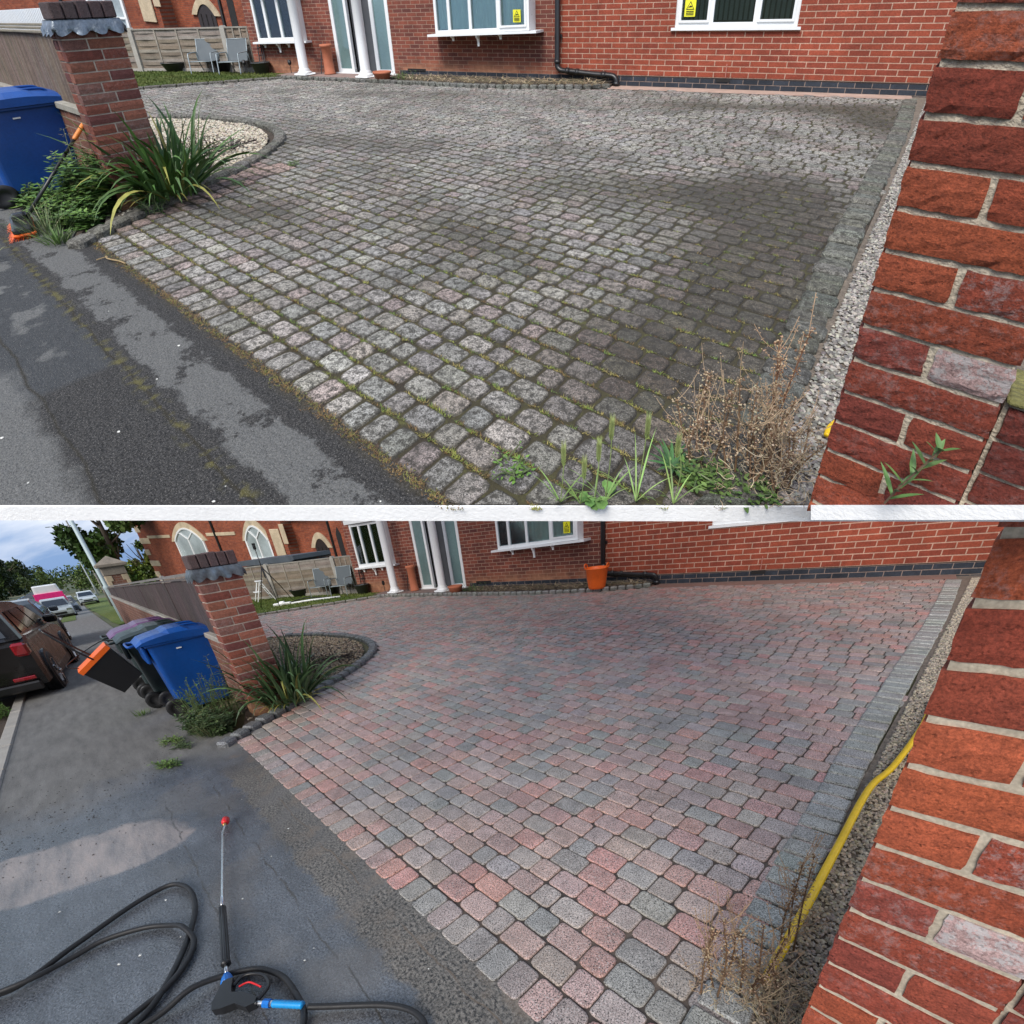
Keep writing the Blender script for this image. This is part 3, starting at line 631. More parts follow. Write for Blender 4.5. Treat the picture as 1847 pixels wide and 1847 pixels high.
def left_pier():
    U_=SITE=='U'; r=random.Random(31)
    # local x: along the face that looks on to the drive (from the street corner inwards); -y: towards the drive
    placeS(0,0,0,rz=90)
    root=thing('brick_pier','left red brick gate pier capped with scalloped lead and dark upright bricks','brick pier')
    mb=MB(); W=.385; D=.225
    H=17
    cols=[(.2,.06,.045),(.24,.075,.05),(.15,.05,.045),(.27,.1,.065),(.19,.09,.07)]
    for k in range(H+1):
        z0=.055+k*.076-.04; z1=z0+.066; t=lambda: vary(r.choice(cols if k>1 else [(.34,.18,.1),(.3,.12,.07)]),.12,r)
        sp=(.0,.225,W) if k%2 else (.0,.1525,W)
        for a,b in zip(sp,sp[1:]): brick(mb,a+(.005 if a>0 else 0),b-(.005 if b<W else 0),z0,z1,0,.1,t(),.18 if r.random()<.4 else .04,r,fine=False)
        # street face
        for a,b in ((0,.105),(.115,D)): box(mb,0,.1,a if a>0 else .101,b,z0,z1,.004,t())
        box(mb,.101,W-.003,.101,D,z0,z1,.004,t())
    mb.build('brickwork',BRICKM,root)
    mo=MB(); box(mo,.007,W-.007,.007,D-.007,-.02,1.345,0); mo.build('mortar',mat('pale_mortar',(.42,.36,.3),.95,v1=(12,.2),v2=(120,.2),bump=(90,.003)),root)
    # lead flashing with scalloped lower edge, wrapped round all faces
    mb=MB(); o_=.016; per=[(-o_,-o_),(W+o_,-o_),(W+o_,D+o_),(-o_,D+o_)]; ring=[];
    for (a,b) in zip(per,per[1:]+per[:1]):
        a=Vector(a);b=Vector(b);n=max(8,int((b-a).length/.0125))
        for i in range(n): ring.append((a+(b-a)*i/n,i/n*round((b-a).length/.1)))
    n=len(ring); v=[]
    c=Vector((W/2,D/2))
    for j in range(4):
        for p,s in ring:
            sc=abs(math.sin(math.pi*s)); q=p+(p-c).normalized()*((0,.006,.02+.008*math.sin(s*9),.030*sc+.004)[j]+r.uniform(-.001,.001))
            z=(1.432,1.405,1.375,1.362-.036*sc)[j]+r.uniform(-.0015,.0015)
            if j==0: q=p-(p-c).normalized()*.004
            v.append((q.x,q.y,z))
    f=[(j*n+i,(j+1)*n+i,(j+1)*n+(i+1)%n,j*n+(i+1)%n) for j in range(3) for i in range(n)]
    mb.add(v,f); mb.add([(x,y,1.433) for x,y in ((-o_,-o_),(W+o_,-o_),(W+o_,D+o_),(-o_,D+o_))],[(0,1,2,3)])
    mb.build('lead_cap',LEAD,root,smooth=True)
    mb=MB(); x=-.004
    for k in range(5):
        w_=.074; box(mb,x,x+w_,-.006,D+.006,1.434,1.434+.118+r.uniform(-.004,.004),.008,vary((.085,.06,.062),.15,r),aux=.03); x+=w_+.006
    mb.build('top_bricks',BRICKM,root)
def street_wall():
    """low wall and fence panels that run away along the pavement from the left pier"""
    U_=SITE=='U'
    placeS(.235,0,0)
    root=thing('boundary_fence','dark slatted fence on a low brick wall along the pavement behind the bins','fence')
    L=14.6; mb=MB()
    # local -x is along the street (t grows), +y inwards
    box(mb,-L,0,.03,.20,-.35,.74); mb.build('wall',LOWBR,root)
    mb=MB(); x=0
    while x>-L: box(mb,x-.44,x-.006,.01,.22,.743,.80,.006,vary((.26,.24,.21),.12)); x-=.45
    mb.build('coping',CONC if 0 else mat('grey_coping',None,.85,v1=(6,.2),v2=(60,.2)),root)
    mb=MB(); r=random.Random(4)
    if U_:
        x=-.02
        while x>-3.6:
            box(mb,x-.019,x,.07,.085,.80,1.33+.01*math.sin(x*3),.002,vary((.15,.11,.085),.25,r)); 
            if r.random()<.8: box(mb,x-.022,x-.004,.105,.118,.80,1.33,.002,vary((.09,.065,.055),.25,r))
            x-=.031
        box(mb,-3.6,-.02,.088,.104,1.22,1.27,.003,(.12,.085,.065)); box(mb,-3.6,-.02,.088,.104,.84,.88,.003,(.1,.07,.055))
        mb.build('picket_panel',WOOD,root)
        mb=MB(); 
        for zz,yy in ((1.335,.05),(1.362,.085),(1.385,.12)): box(mb,-3.6,-.0,yy,yy+.03,zz,zz+.02,.004,(.17,.15,.11))
        mb.build('top_rail',WOOD,root)
        mb=MB(); x=-.3
        while x>-3.6: box(mb,x-.03,x,.20,.215,1.2,1.52,.002,(.7,.7,.68)); x-=.06
        mb.build('white_pickets',WHITE,root)
    else:
        x=-.02
        while x>-L:
            k=1.34-.024*(-x); box(mb,x-.094,x,.07+.006*(int(x*20)%2),.088+.006*(int(x*20)%2),.80,k,.002,vary((.052,.034,.032),.22,r)); x-=.097
        mb.build('board_panel',WOOD,root)
        mb=MB(); beam(mb,(-.0,.08,1.36),(-L,.08,1.36-.024*L),.05,.02,tint=(.1,.085,.08)); beam(mb,(-.0,.12,1.40),(-L,.12,1.40-.024*L),.05,.03,tint=(.17,.16,.15)); mb.build('top_rail',WOOD,root)
        mb=MB()
        for x in (-1.9,-3.8,-5.7,-7.6,-9.5,-11.4,-13.3): box(mb,x-.05,x+.05,.1,.2,.8,1.36+.024*x,.01,(.2,.19,.17))
        mb.build('fence_post',WOOD,root)
# ------------------------------------------------------------------ house
def curtain(mb,x0,x1,z0,z1,y,amp=.02,wl=.09,tint=(1,1,1)):
    n=int((x1-x0)/.015); v=[];f=[]
    for i in range(n+1):
        x=x0+(x1-x0)*i/n; yy=y+amp*math.sin(2*math.pi*x/wl+1.3*math.sin(x*9)); v+=[(x,yy,z0+.01*math.sin(x*40)),(x,yy,z1)]
    for i in range(n): f.append((2*i,2*i+2,2*i+3,2*i+1))
    mb.add(v,f,tint)
def quadx(mb,a,b,za0,za1,zb0,zb1,y,th,m=0,tint=(1,1,1)):
    v=[(a,y,za0),(b,y,zb0),(b,y,zb1),(a,y,za1)]; w_=[(p[0],p[1]+th,p[2]) for p in v]
    mb.add(v+w_,[(0,1,2,3),(7,6,5,4),(1,0,4,5),(2,1,5,6),(3,2,6,7),(0,3,7,4)],tint,m)
def window(root,x0,x1,zl,zr,ztop,y,depth,divs,opens=(),curt=True,sillov=.12,brackets=(),fr=.05,sticker=None,diamond=False,vert=False):
    """frame with mullions at divs; zl, zr: height of the bottom at either end"""
    zb=lambda x:zl+(zr-zl)*(x-x0)/(x1-x0)
    mb=MB(); xs=[x0]+list(divs)+[x1]
    quadx(mb,x0,x1,zb(x0),zb(x0)+fr*1.3,zb(x1),zb(x1)+fr*1.3,y,.07)
    quadx(mb,x0,x1,ztop-fr,ztop,ztop-fr,ztop,y,.07)
    for i,x in enumerate(xs):
        a,b=(x,x+fr) if i==0 else ((x-fr,x) if i==len(xs)-1 else (x-fr*.55,x+fr*.55)); quadx(mb,a,b,zb(a)+fr*1.3,ztop-fr,zb(b)+fr*1.3,ztop-fr,y,.07)
    for i in opens:
        a,b=xs[i]+(fr if i==0 else fr*.55),xs[i+1]-(fr if i==len(xs)-2 else fr*.55); q=.035; lo=lambda x:zb(x)+fr*1.3
        quadx(mb,a,b,lo(a),lo(a)+q,lo(b),lo(b)+q,y-.018,.05); quadx(mb,a,a+q,lo(a)+q,ztop-fr-q,lo(a)+q,ztop-fr-q,y-.018,.05); quadx(mb,b-q,b,lo(b)+q,ztop-fr-q,lo(b)+q,ztop-fr-q,y-.018,.05); quadx(mb,a,b,ztop-fr-q,ztop-fr,ztop-fr-q,ztop-fr,y-.018,.05)
    if depth>0: # bay cheeks, roof and apron
        for xx in (x0,x1-.03): quadx(mb,xx,xx+.03,zb(x0),ztop,zb(x0),ztop,y+.071,depth-.071)
    wn=mb.build('window',WHITE,root)
    g=MB(); quadx(g,x0+.02,x1-.02,zb(x0)+.05,ztop-.03,zb(x1)+.05,ztop-.03,y+.03,.006); g.build('pane',GLASS,wn)
    yb=y+.1 if depth<=0 else y+.09
    if curt:
        c=MB(); curtain(c,x0+.05,x1-.05,min(zl,zr)+.08,ztop,yb,.018,.11); c.build('curtain',CURT,wn)
    if vert:
        c=MB(); xx=x0+.06
        while xx<x1-.06: box(c,xx,xx+.05,yb,yb+.004,min(zl,zr)+.1,ztop,0,(1,1,1)); xx+=.075
        c.build('blind',mat('grey_vertical_blind',(.1,.1,.105),.8),wn)
    s=MB(); quadx(s,x0-sillov,x1+sillov,zl-.045,zl-.002,zr-.045,zr-.002,y-.06,.10+max(depth,0)); s.build('sill',WHITE,wn)
    if brackets:
        for bx,big in brackets:
            k=MB(); h=.2 if big else .09; d=.10; zz=zb(bx)-.046
            prism(k,[(0,0),(d,0),(d*.92,-h*.16),(d*.5,-h*.35),(d*.25,-h*.62),(d*.2,-h),(0,-h)],-.02,.02,axis='x')
            kk=MB(); kk.add([(bx+p[0],y+.0+depth*0-p[1]+.06,zz+p[2]) for p in k.v],[q for q in k.f]); kk.build('bracket',WHITE,wn)
    if sticker:
        sx,sz,sw,sh=sticker; k=MB(); quadx(k,sx,sx+sw,sz,sz+sh,sz,sz+sh,y+.02,.004); st=k.build('warning_sticker',STICK,wn)
        k=MB(); a=[(sx+sw*.12,sz+sh*.42),(sx+sw*.88,sz+sh*.42),(sx+sw*.5,sz+sh*.93)]
        prism(k,a,y+.0175,y+.019); k.build('triangle_outline',DARK,st)
        k=MB(); cx,cz=sx+sw*.5,sz+sh*.6; prism(k,[(cx+(px-cx)*.74,cz+(pz-cz)*.74) for px,pz in a],y+.0155,y+.0168); k.build('triangle',STICK,st)
        k=MB(); prism(k,[(cx-.2*sw,cz-.06*sh),(cx+.17*sw,cz-.03*sh),(cx+.13*sw,cz+.05*sh),(cx-.02*sw,cz+.06*sh)],y+.013,y+.015)
        for q in (.1,.2,.3): quadx(k,sx+sw*.15,sx+sw*.85,sz+sh*q,sz+sh*(q+.045),sz+sh*q,sz+sh*(q+.045),y+.0165,.002)
        k.build('camera_symbol',DARK,st)
    return wn
def wallpanel(mb,x0,x1,z0,z1,y,holes,th=.28):
    xs=sorted(set([x0,x1]+[h for q in holes for h in q[:2]])); 
    for a,b in zip(xs,xs[1:]):
        zs=[(z0,z1)]
        for hx0,hx1,hz0,hz1 in holes:
            if hx0<=a+1e-6 and hx1>=b-1e-6:
                n=[]
                for p,q in zs:
                    if hz0>p: n.append((p,min(q,hz0)))
                    if hz1<q: n.append((max(p,hz1),q))
                zs=[c for c in n if c[1]-c[0]>1e-4]
        for p,q in zs: box(mb,a,b,y,y+th,p,q)
def house():
    U_=SITE=='U'; home()
    root=thing('house','red brick house with white framed windows and a columned porch','house',at=(-1,0,0))
    ZT=2.75
    mb=MB(); hl=[(-8.0,-6.58,.74,1.98),(-5.79,-4.24,.06,2.15),(-2.93,-.96,.90,2.0)]
    wallpanel(mb,-8.42,-.52,-.2,ZT,0,hl); mb.build('wall',WALLL,root)
    mb=MB(); wallpanel(mb,-.52,7.5,.168,ZT,-.003,[(1.53,3.35,.95,2.05)]); mb.build('wall',WALLR,root)
    mb=MB(); box(mb,-4.1,7.5,-.012,.2,-.1,.166); mb.build('base_course',WALLB,root)
    mb=MB(); box(mb,-.3,7.5,-.016,-.004,.168,.178); mb.build('damp_course',DARK,root)
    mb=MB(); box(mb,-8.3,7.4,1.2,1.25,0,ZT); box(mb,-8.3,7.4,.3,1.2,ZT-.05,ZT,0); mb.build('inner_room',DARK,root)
    mb=MB(); box(mb,-8.42,7.5,-.02,1.3,ZT,ZT+.06); mb.build('roof',mat('roof_tiles',(.09,.06,.05),.9),root)
    window(root,1.53,3.35,.955,.955,2.05,.02,0,(2.09,2.745),(0,2),curt=False,vert=True,sillov=.05,fr=.055,sticker=(1.66,1.115,.17,.25))
    window(root,-2.94,-.96,.885,.945,2.0,-.3,.3,(-2.62,-2.16,-1.58),(3,),sillov=.16,brackets=((-2.58,0),(-2.03,1),(-1.56,0)),sticker=(-1.28,1.08,.15,.21))
    # left bow window, narrower lights
    wn=window(root,-8.0,-6.58,.725,.755,1.82,-.12,.12,(-7.63,-7.2),(),sillov=.13,brackets=((-7.86,0),(-7.4,1),(-7.1,0)),fr=.06)
    mb=MB(); prism(mb,[(-8.16+1.74*i/12,-.14-.13*math.sin(math.pi*i/12)) for i in range(13)]+[(-6.42,.0),(-8.16,.0)],1.83,1.93,axis='z'); mb.build('bow_roof',WHITE,root)
    # entrance: two frosted screens with a dark gap between
    mb=MB(); 
    for a,b in ((-5.79,-5.71),(-5.40,-5.33),(-4.72,-4.63),(-4.32,-4.24),(-5.06,-5.0)): box(mb,a,b,-.01,.07,.07,2.1,.004)
    for a,b in ((-5.79,-5.33),(-4.72,-4.24)): box(mb,a,b,-.008,.07,.07,.16,.004); box(mb,a,b,-.008,.07,2.06,2.15,.004)
    box(mb,-5.85,-4.18,-.07,.07,.062,.085,.003)
    d=mb.build('door',WHITE,root)
    mb=MB(); box(mb,-5.71,-5.40,.02,.03,.16,2.06); box(mb,-4.63,-4.32,.02,.03,.16,2.06); mb.build('pane',FROST,d)
    mb=MB(); box(mb,-5.33,-4.72,.12,.14,.08,2.1); mb.build('dark_leaf',mat('slate_door_leaf',(.07,.075,.085),.5),d)
    mb=MB(); box(mb,-5.17,-5.14,.06,.12,.95,1.2,.006); mb.build('handle',STEEL,d)
    for cx,zb in ((-6.33,.075),(-4.62,.07)):
        mb=MB(); cy=-.5
        box(mb,cx-.16,cx+.16,cy-.16,cy+.16,zb,zb+.035,.006)
        lathe(mb,[(.15,.035),(.155,.05),(.14,.07),(.118,.085),(.122,.11),(.105,.13),(.1,.15),(.095,2.0),(.12,2.03),(.12,2.08)],28,(cx,cy,zb)); mb.build('column',WHITE,root,smooth=True)
    # downpipe
    mb=MB(); x=-.5; y=-.085; r=.048
    tube(mb,smoothpts([(x,y,2.6),(x,y,1.5),(x,y,.6),(x,y,.36),(x+.02,y,.29),(x+.09,y,.25),(x+.2,y,.243)],5),r,14)
    tube(mb,smoothpts([(x+.2,y,.243),(x+.7,y,.20),(x+1.0,y,.185),(x+1.08,y,.16),(x+1.115,y,.10),(x+1.12,y,.0)],5),r,14)
    for a,b in (((x,y,.43),(x,y,.37)),((x+.17,y,.246),(x+.23,y,.24)),((x+.36,y,.228),(x+.42,y,.224)),((x+.84,y,.196),(x+.92,y,.19)),((x+1.12,y,.075),(x+1.12,y,.02))): tube(mb,[a,b],r*1.22,14)
    mb.build('downpipe',BLACKP,root,smooth=True)
    mb=MB(); box(mb,x-.07,x+.07,-.06,-.001,.8,.86,.006); mb.build('pipe_clip',BLACKP,root)
    mb=MB(); tube(mb,[(2.42,-.02,.18),(2.42,-.022,.4)],.008,6); mb.build('thin_pipe',mat('pinkish_pipe',(.4,.16,.12),.6),root)
    mb=MB(); box(mb,2.28,2.5,-.018,-.004,.115,.175); mb.build('air_brick',DARK,root)
    mb=MB(); box(mb,-3.9,-3.45,-.012,-.002,.13,.2); mb.build('air_brick',DARK,root)
    # loose things at the foot of the wall
    place((-5.86,-.22,.063)); mb=MB(); lathe(mb,[(.125,0),(.125,.03),(.11,.04),(.1,.3),(.11,.56),(.135,.58),(.135,.62),(.12,.63),(.1,.62),(.08,.5)],26)
    tagit(mb.build('chimney_pot',TERRA,smooth=True),'tall terracotta chimney pot standing left of the porch door','chimney pot')
    place((-4.12,-.60,.06)); mb=MB(); lathe(mb,[(.13,0),(.155,.10),(.17,.11),(.17,.15),(.15,.15),(.13,.08),(.0,.07)],26,sx=1.15)
    tagit(mb.build('plant_pot',TERRA,smooth=True),'small empty terracotta pot at the foot of the right porch column','plant pot')
    if not U_:
        place((0,0,0)); mb=MB(); lathe(mb,[(.001,0),(.09,0),(.09,.012),(.075,.018),(.0,.018)],24,M=Matrix.Translation((-3.62,-.004,1.68))@Matrix.Rotation(R_(90),4,'X')); mb.build('round_plaque',WHITE,root)
def fence_panels():
    U_=SITE=='U'; r=random.Random(8); place((-12,-.58,0),12.5); y0=0.
    root=thing('panel_fence','grey weathered horizontal slat fence with concrete posts behind the lawn','fence',at=(2,0,0))
    ps=[-5.2,-2.6,.03,2.78]
    for x in ps:
        mb=MB(); prism(mb,[(x-.065,-.1),(x+.065,-.1),(x+.065,1.04),(x+.03,1.09),(x-.03,1.09),(x-.065,1.04)],y0-.055,y0+.055); mb.build('post',CONC,root)
    for a,b in zip(ps,ps[1:]+[3.72]):
        mb=MB(); a2,b2=a+.07,b-.07; n=12; h=.92/n
        for k in range(n):
            z=.10+k*h; s=[a2+(b2-a2)*q/24 for q in range(25)]; v=[]; ph=(k%2)*math.pi
            for x in s:
                yy=y0+.008*math.sin((x-a2)/(b2-a2)*math.pi*4+ph); v+=[(x,yy-.005,z+.003),(x,yy-.005,z+h*1.04),(x,yy+.005,z+h*1.04),(x,yy+.005,z+.003)]
            f=[]
            for i in range(24):
                for q in range(4): f.append((i*4+q,(i+1)*4+q,(i+1)*4+(q+1)%4,i*4+(q+1)%4)[::-1])
            mb.add(v,f,vary((.19,.15,.115) if r.random()<.7 else (.23,.2,.17),.14,r))
        for q in (1,2,3,):
            x=a2+(b2-a2)*q/4; box(mb,x-.02,x+.02,y0-.024,y0+.024,.1,1.02,.003,(.26,.23,.19))
        box(mb,a2,b2,y0-.025,y0+.025,1.02,1.06,.004,(.24,.22,.19)); mb.build('panel',WOOD,root)
        mb=MB(); box(mb,a2,b2,y0-.025,y0+.025,-.1,.1,.004); mb.build('gravel_board',CONC,root)
def chapel():
    global G
    U_=SITE=='U'; G=Matrix(((1,0,0,0),(0,1,0,0),(-.06,0,1,-1.8),(0,0,0,1))); Y=6.   # courses drop gently to the right, as on the sloping lane
    root=thing('chapel','old red brick chapel with cream stone arched windows behind the fence','chapel',at=(-28,Y,0))
    ar=lambda xc,w,zs,zp,n=8:[(xc-w/2,zs)]+[(xc-w/2+w/2*(i/n),zs+(zp-zs)*math.sin(math.pi/2*i/n)**.85) for i in range(1,n+1)]+[(xc+w/2*(i/n),zs+(zp-zs)*math.sin(math.pi/2*(1-i/n))**.85 if i<n else zs) for i in range(1,n+1)]
    wins=[(-30.6,3.5,.9,2.45,3.15),(-23.0,2.2,1.0,2.37,3.07)] if not U_ else [(-23.9,2.4,1.1,2.6,3.15)]
    mb=MB(); box(mb,-37.6,-20.9,Y,Y+6,-2,9); box(mb,-20.9,-15.4,Y+.25,Y+6,-2,3.7 if not U_ else 6); box(mb,-21.4,-19.9,Y-.35,Y+.3,-2,5); mb.build('wall',CHBR,root)
    if U_: mb=MB(); box(mb,-60,-37.6,Y+2,Y+3,-1,6); mb.build('wall',CHBR,root)
    mb=MB(); box(mb,-16.5,-15.0,Y-.1,Y+.24,-2,4.4); mb.build('buttress',CHBR,root)
    mb=MB(); z=.2; k=0
    while z<5.2:
        w_=(.75,1.5)[k%2]; box(mb,-37.66,-37.66+w_,Y-.035,Y,z,z+.36,.01,vary((.34,.29,.21),.1)); z+=.72; k+=1
    mb.build('quoins',CREAM,root)
    for a,b,za in ((-36.2,-32.9,2.68),(-28.2,-25.0,2.68),(-21.4,-20.0,2.75)): mb=MB(); box(mb,a,b,Y-.05,Y,za,za+.17,.01); mb.build('string_course',CREAM,root)
    for xc,w_,z0,zs,zp in wins:
        z0_=z0
        out=ar(xc,w_*1.3,zs,zp+.36); inn=ar(xc,w_,zs,zp)
        mb=MB(); n=len(out); v=[(a,Y-.06,b) for a,b in out]+[(a,Y-.06,b) for a,b in inn]+[(a,Y,b) for a,b in out]+[(a,Y,b) for a,b in inn]
        f=[(i,i+1,n+i+1,n+i) for i in range(n-1)]+[(2*n+i,2*n+i+1,i+1,i) for i in range(n-1)]+[(n+i,n+i+1,3*n+i+1,3*n+i) for i in range(n-1)]+[(0,n,3*n,2*n),(n-1,2*n-1,4*n-1,3*n-1)]
        mb.add(v,f); mb.build('arch_stones',CREAM,root)
        fr=ar(xc,w_,zs,zp); poly=[(xc-w_/2,z0)]+fr+[(xc+w_/2,z0)]
        mb=MB(); P=[Vector((a,Y-.03,b)) for a,b in poly]
        for a,b in zip(P,P[1:]+P[:1]): beam(mb,a,b,.15,.09)
        beam(mb,(xc,Y-.03,z0),(xc,Y-.03,zs+.12),.11,.08); beam(mb,(xc,Y-.03,zs+.1),(xc-w_*.27,Y-.03,zp-.16),.09,.07); beam(mb,(xc,Y-.03,zs+.1),(xc+w_*.27,Y-.03,zp-.16),.09,.07)
        beam(mb,(xc-w_/2,Y-.03,z0+(zs-z0)*.35),(xc+w_/2,Y-.03,z0+(zs-z0)*.35),.11,.08)
        wn=mb.build('window',WHITE,root)
        mb=MB(); prism(mb,poly,Y-.02,Y-.005); mb.build('pane',mat('chapel_glass',(.34,.39,.4),.2,v1=(.8,.35),v2=(9,.1)),wn)  # pale pane colour stands in for sky reflected in the glass
        mb=MB(); box(mb,xc-w_/2-.1,xc+w_/2+.1,Y-.12,Y-.0,z0-.2,z0-.06,.01); mb.build('sill',WHITE,wn)
    # dark arched doorway and side lancet
    xc,w_,zs,zp=-17.95,1.02,1.95,2.36
    out=ar(xc,w_*1.6,zs,zp+.28); inn=ar(xc,w_,zs,zp); n=len(out); yy=Y+.25
    mb=MB(); v=[(a,yy-.06,b) for a,b in out]+[(a,yy-.06,b) for a,b in inn]+[(a,yy,b) for a,b in out]+[(a,yy,b) for a,b in inn]
    mb.add(v,[(i,i+1,n+i+1,n+i) for i in range(n-1)]+[(2*n+i,2*n+i+1,i+1,i) for i in range(n-1)]+[(n+i,n+i+1,3*n+i+1,3*n+i) for i in range(n-1)]); mb.build('arch_stones',CREAM,root)
    mb=MB(); prism(mb,[(xc-w_/2,0)]+inn+[(xc+w_/2,0)],yy-.03,yy-.002); d=mb.build('door',mat('dark_oak',(.02,.013,.013),.6),root)
    mb=MB(); 
    for k in (-.3,0,.3): box(mb,xc+k-.02,xc+k+.02,yy-.05,yy-.031,.1,2.0,.004)
    mb.build('door_boards',DARK,d)
    mb=MB(); prism(mb,[(-16.2,1.5),(-16.2,2.55),(-16.02,2.85),(-15.85,2.55),(-15.85,1.5)],Y-.115,Y-.102); wl=mb.build('window',DARK,root)
    mb=MB(); box(mb,-16.35,-15.7,Y-.2,Y-.1,1.38,1.49,.01); mb.build('sill',WHITE,wl)
    for x,y in ((-27.15,Y-.06),(-21.55,Y-.06),(-16.95,Y+.18),(-15.25,Y-.16)):
        mb=MB(); tube(mb,[(x,y,0),(x,y,4.5)],.07,8); mb.build('downpipe',STEEL,root)
    mb=MB(); box(mb,-21.0,-20.2,Y-.42,Y-.36,1.6,2.9,.02); box(mb,-20.1,-19.7,Y-.40,Y-.36,2.2,3.1,.02); mb.build('buttress_stones',CREAM,root)
    if not U_:
        mb=MB(); prism(mb,[(Y-.1,3.25),(Y+2.5,4.3),(Y+2.5,4.4),(Y-.1,3.38)],-20.0,-16.7,axis='x'); mb.build('porch_roof',mat('slate_roof',(.07,.072,.08),.8,v1=(3,.2),v2=(20,.2)),root)
        place((-13.0,.55,0)); mb=MB()
        box(mb,-1.6,1.6,-.5,.9,0,1.03,.03); prism(mb,[(-1.75,1.05),(1.62,1.05),(1.80,1.1),(1.78,1.22),(-1.7,1.22)],-.56,.95); tagit(mb.build('hot_tub',mat('slate_cover',(.075,.09,.105),.6,v1=(3,.2)),smooth=False),'large covered slate grey tub showing over the top of the fence','hot tub')
# ------------------------------------------------------------------ plants
def phormium():
    U_=SITE=='U'; r=random.Random(9); home()
    c=Vector((-1.33,-7.10,.04))
    mb=MB(); n=230 if U_ else 190
    for i in range(n):
        a=r.uniform(0,6.283); rr=r.uniform(0,.2); lean=r.uniform(.1,1.35); b=c+Vector((math.cos(a)*rr*1.1,math.sin(a)*rr*1.3,0)); aa=a+r.uniform(-.5,.5)
        if r.random()<.3: aa=r.uniform(2.6,5.2)
        L=r.uniform(.42,.88)
        g=r.choice([(.055,.12,.028),(.075,.15,.035),(.04,.09,.025),(.09,.165,.05)] if U_ else [(.045,.09,.035),(.06,.115,.045),(.08,.14,.06),(.035,.07,.025)])
        if r.random()<.09: g=(.24,.24,.06)
        blade(mb,b,(math.cos(aa)*lean,math.sin(aa)*lean,1),L,r.uniform(.024,.05),r.uniform(.5,3.2)+lean*.9,vary(g,.2,r),9,r.uniform(-.8,.8))
    for i in range(12):
        a=r.uniform(0,6.283); blade(mb,c+Vector((math.cos(a)*.12,math.sin(a)*.12,0)),(math.cos(a),math.sin(a),.5),r.uniform(.3,.45),.02,1.8,vary((.3,.26,.07),.2,r),8)
    place(c); mb2=MB(); mb2.v=[tuple(Vector(p)-c) for p in mb.v]; mb2.f=mb.f;mb2.t=mb.t;mb2.m=mb.m;mb2.l=[p for p in mb.v]
    tagit(mb2.build('strap_leaf_plant',LEAFM),'large clump of arching green strap leaves beside the left gate pier','plant')
    # small woody heather behind
    place((-1.75,-6.45,.02)); mb=MB()
    for i in range(26):
        a=r.uniform(0,6.28); P=[(0,0,0),(math.cos(a)*.08,math.sin(a)*.08,.12),(math.cos(a)*.2*r.random(),math.sin(a)*.2*r.random(),r.uniform(.2,.36))]; P=smoothpts(P,4)
        tube(mb,P,.003,4,(.1,.06,.05))
        for k in range(26):
            p=P[r.randrange(3,len(P))]; leaf(mb,p,rdir(r),(0,0,1),.03,.012,vary(r.choice([(.05,.08,.03),(.09,.05,.045),(.12,.1,.07)]),.3,r))
    tagit(mb.build('heather_shrub',LEAFM),'small scruffy heather shrub in the gravel bed behind the strap leaf clump','shrub')
    place((-2.25,-5.75,.02)); mb=MB()
    for i in range(22):
        a=r.uniform(0,6.28); P=smoothpts([(0,0,.0),(math.cos(a)*.1,math.sin(a)*.08,.05),(math.cos(a)*.28,math.sin(a)*.24,r.uniform(.02,.1))],4); tube(mb,P,.004,4,(.035,.02,.02))
        for k in range(8): leaf(mb,P[r.randrange(3,len(P))],rdir(r),(0,0,1),.03,.014,vary((.06,.05,.035),.4,r))
    tagit(mb.build('creeping_plant',LEAFM),'dark creeping plant lying on the gravel of the rounded bed','plant')
def leafy(name,label,c,rad,h,n,size,cols,seed,stems=8,cat='weeds',group=None,kind=None):
    r=random.Random(seed); place(c); mb=MB()
    for i in range(stems):
        a=r.uniform(0,6.28);q=r.random()**.5; bx,by=rad[0]*q*math.cos(a)*.8,rad[1]*q*math.sin(a)*.8; hh=h*r.uniform(.55,1.15)*(1-.35*q)
        P=smoothpts([(bx,by,0),(bx*1.05+r.uniform(-.03,.03),by*1.05,hh*.5),(bx*1.2+r.uniform(-.06,.06),by*1.2+r.uniform(-.06,.06),hh)],5)
        tube(mb,P,[.004-.002*i/len(P) for i in range(len(P))],4,vary((.09,.12,.05),.2,r))
        m=n//stems
        for k in range(m):
            s=(k+r.random())/m; p=P[min(len(P)-1,int(s*len(P)))]; aa=k*2.4+r.uniform(-.4,.4); L=size*r.uniform(.55,1.2)*(1.15-.5*s)
            d=Vector((math.cos(aa),math.sin(aa),r.uniform(-.25,.45))); leaf(mb,p+d*.01,d,(0,0,1),L,L*.5,vary(r.choice(cols),.25,r))
    tagit(mb.build(name,LEAFM),label,cat,group,kind); return
NETT=[(.1,.19,.04),(.065,.135,.03),(.14,.24,.055),(.09,.16,.055)]
def tuft(name,label,c,n,L,spread,cols,seed,w=.006,cat='grass tuft',group=None,lean=.9):
    r=random.Random(seed); place(c); mb=MB()
    for i in range(n):
        a=r.uniform(0,6.28);q=r.random()*spread; l=r.uniform(.1,lean)
        blade(mb,(math.cos(a)*q,math.sin(a)*q,0),(math.cos(a)*l,math.sin(a)*l,1),L*r.uniform(.5,1.1),w*r.uniform(.7,1.3),r.uniform(.5,2.2),vary(r.choice(cols),.25,r),5,r.uniform(-1,1))
    tagit(mb.build(name,LEAFM),label,cat,group)
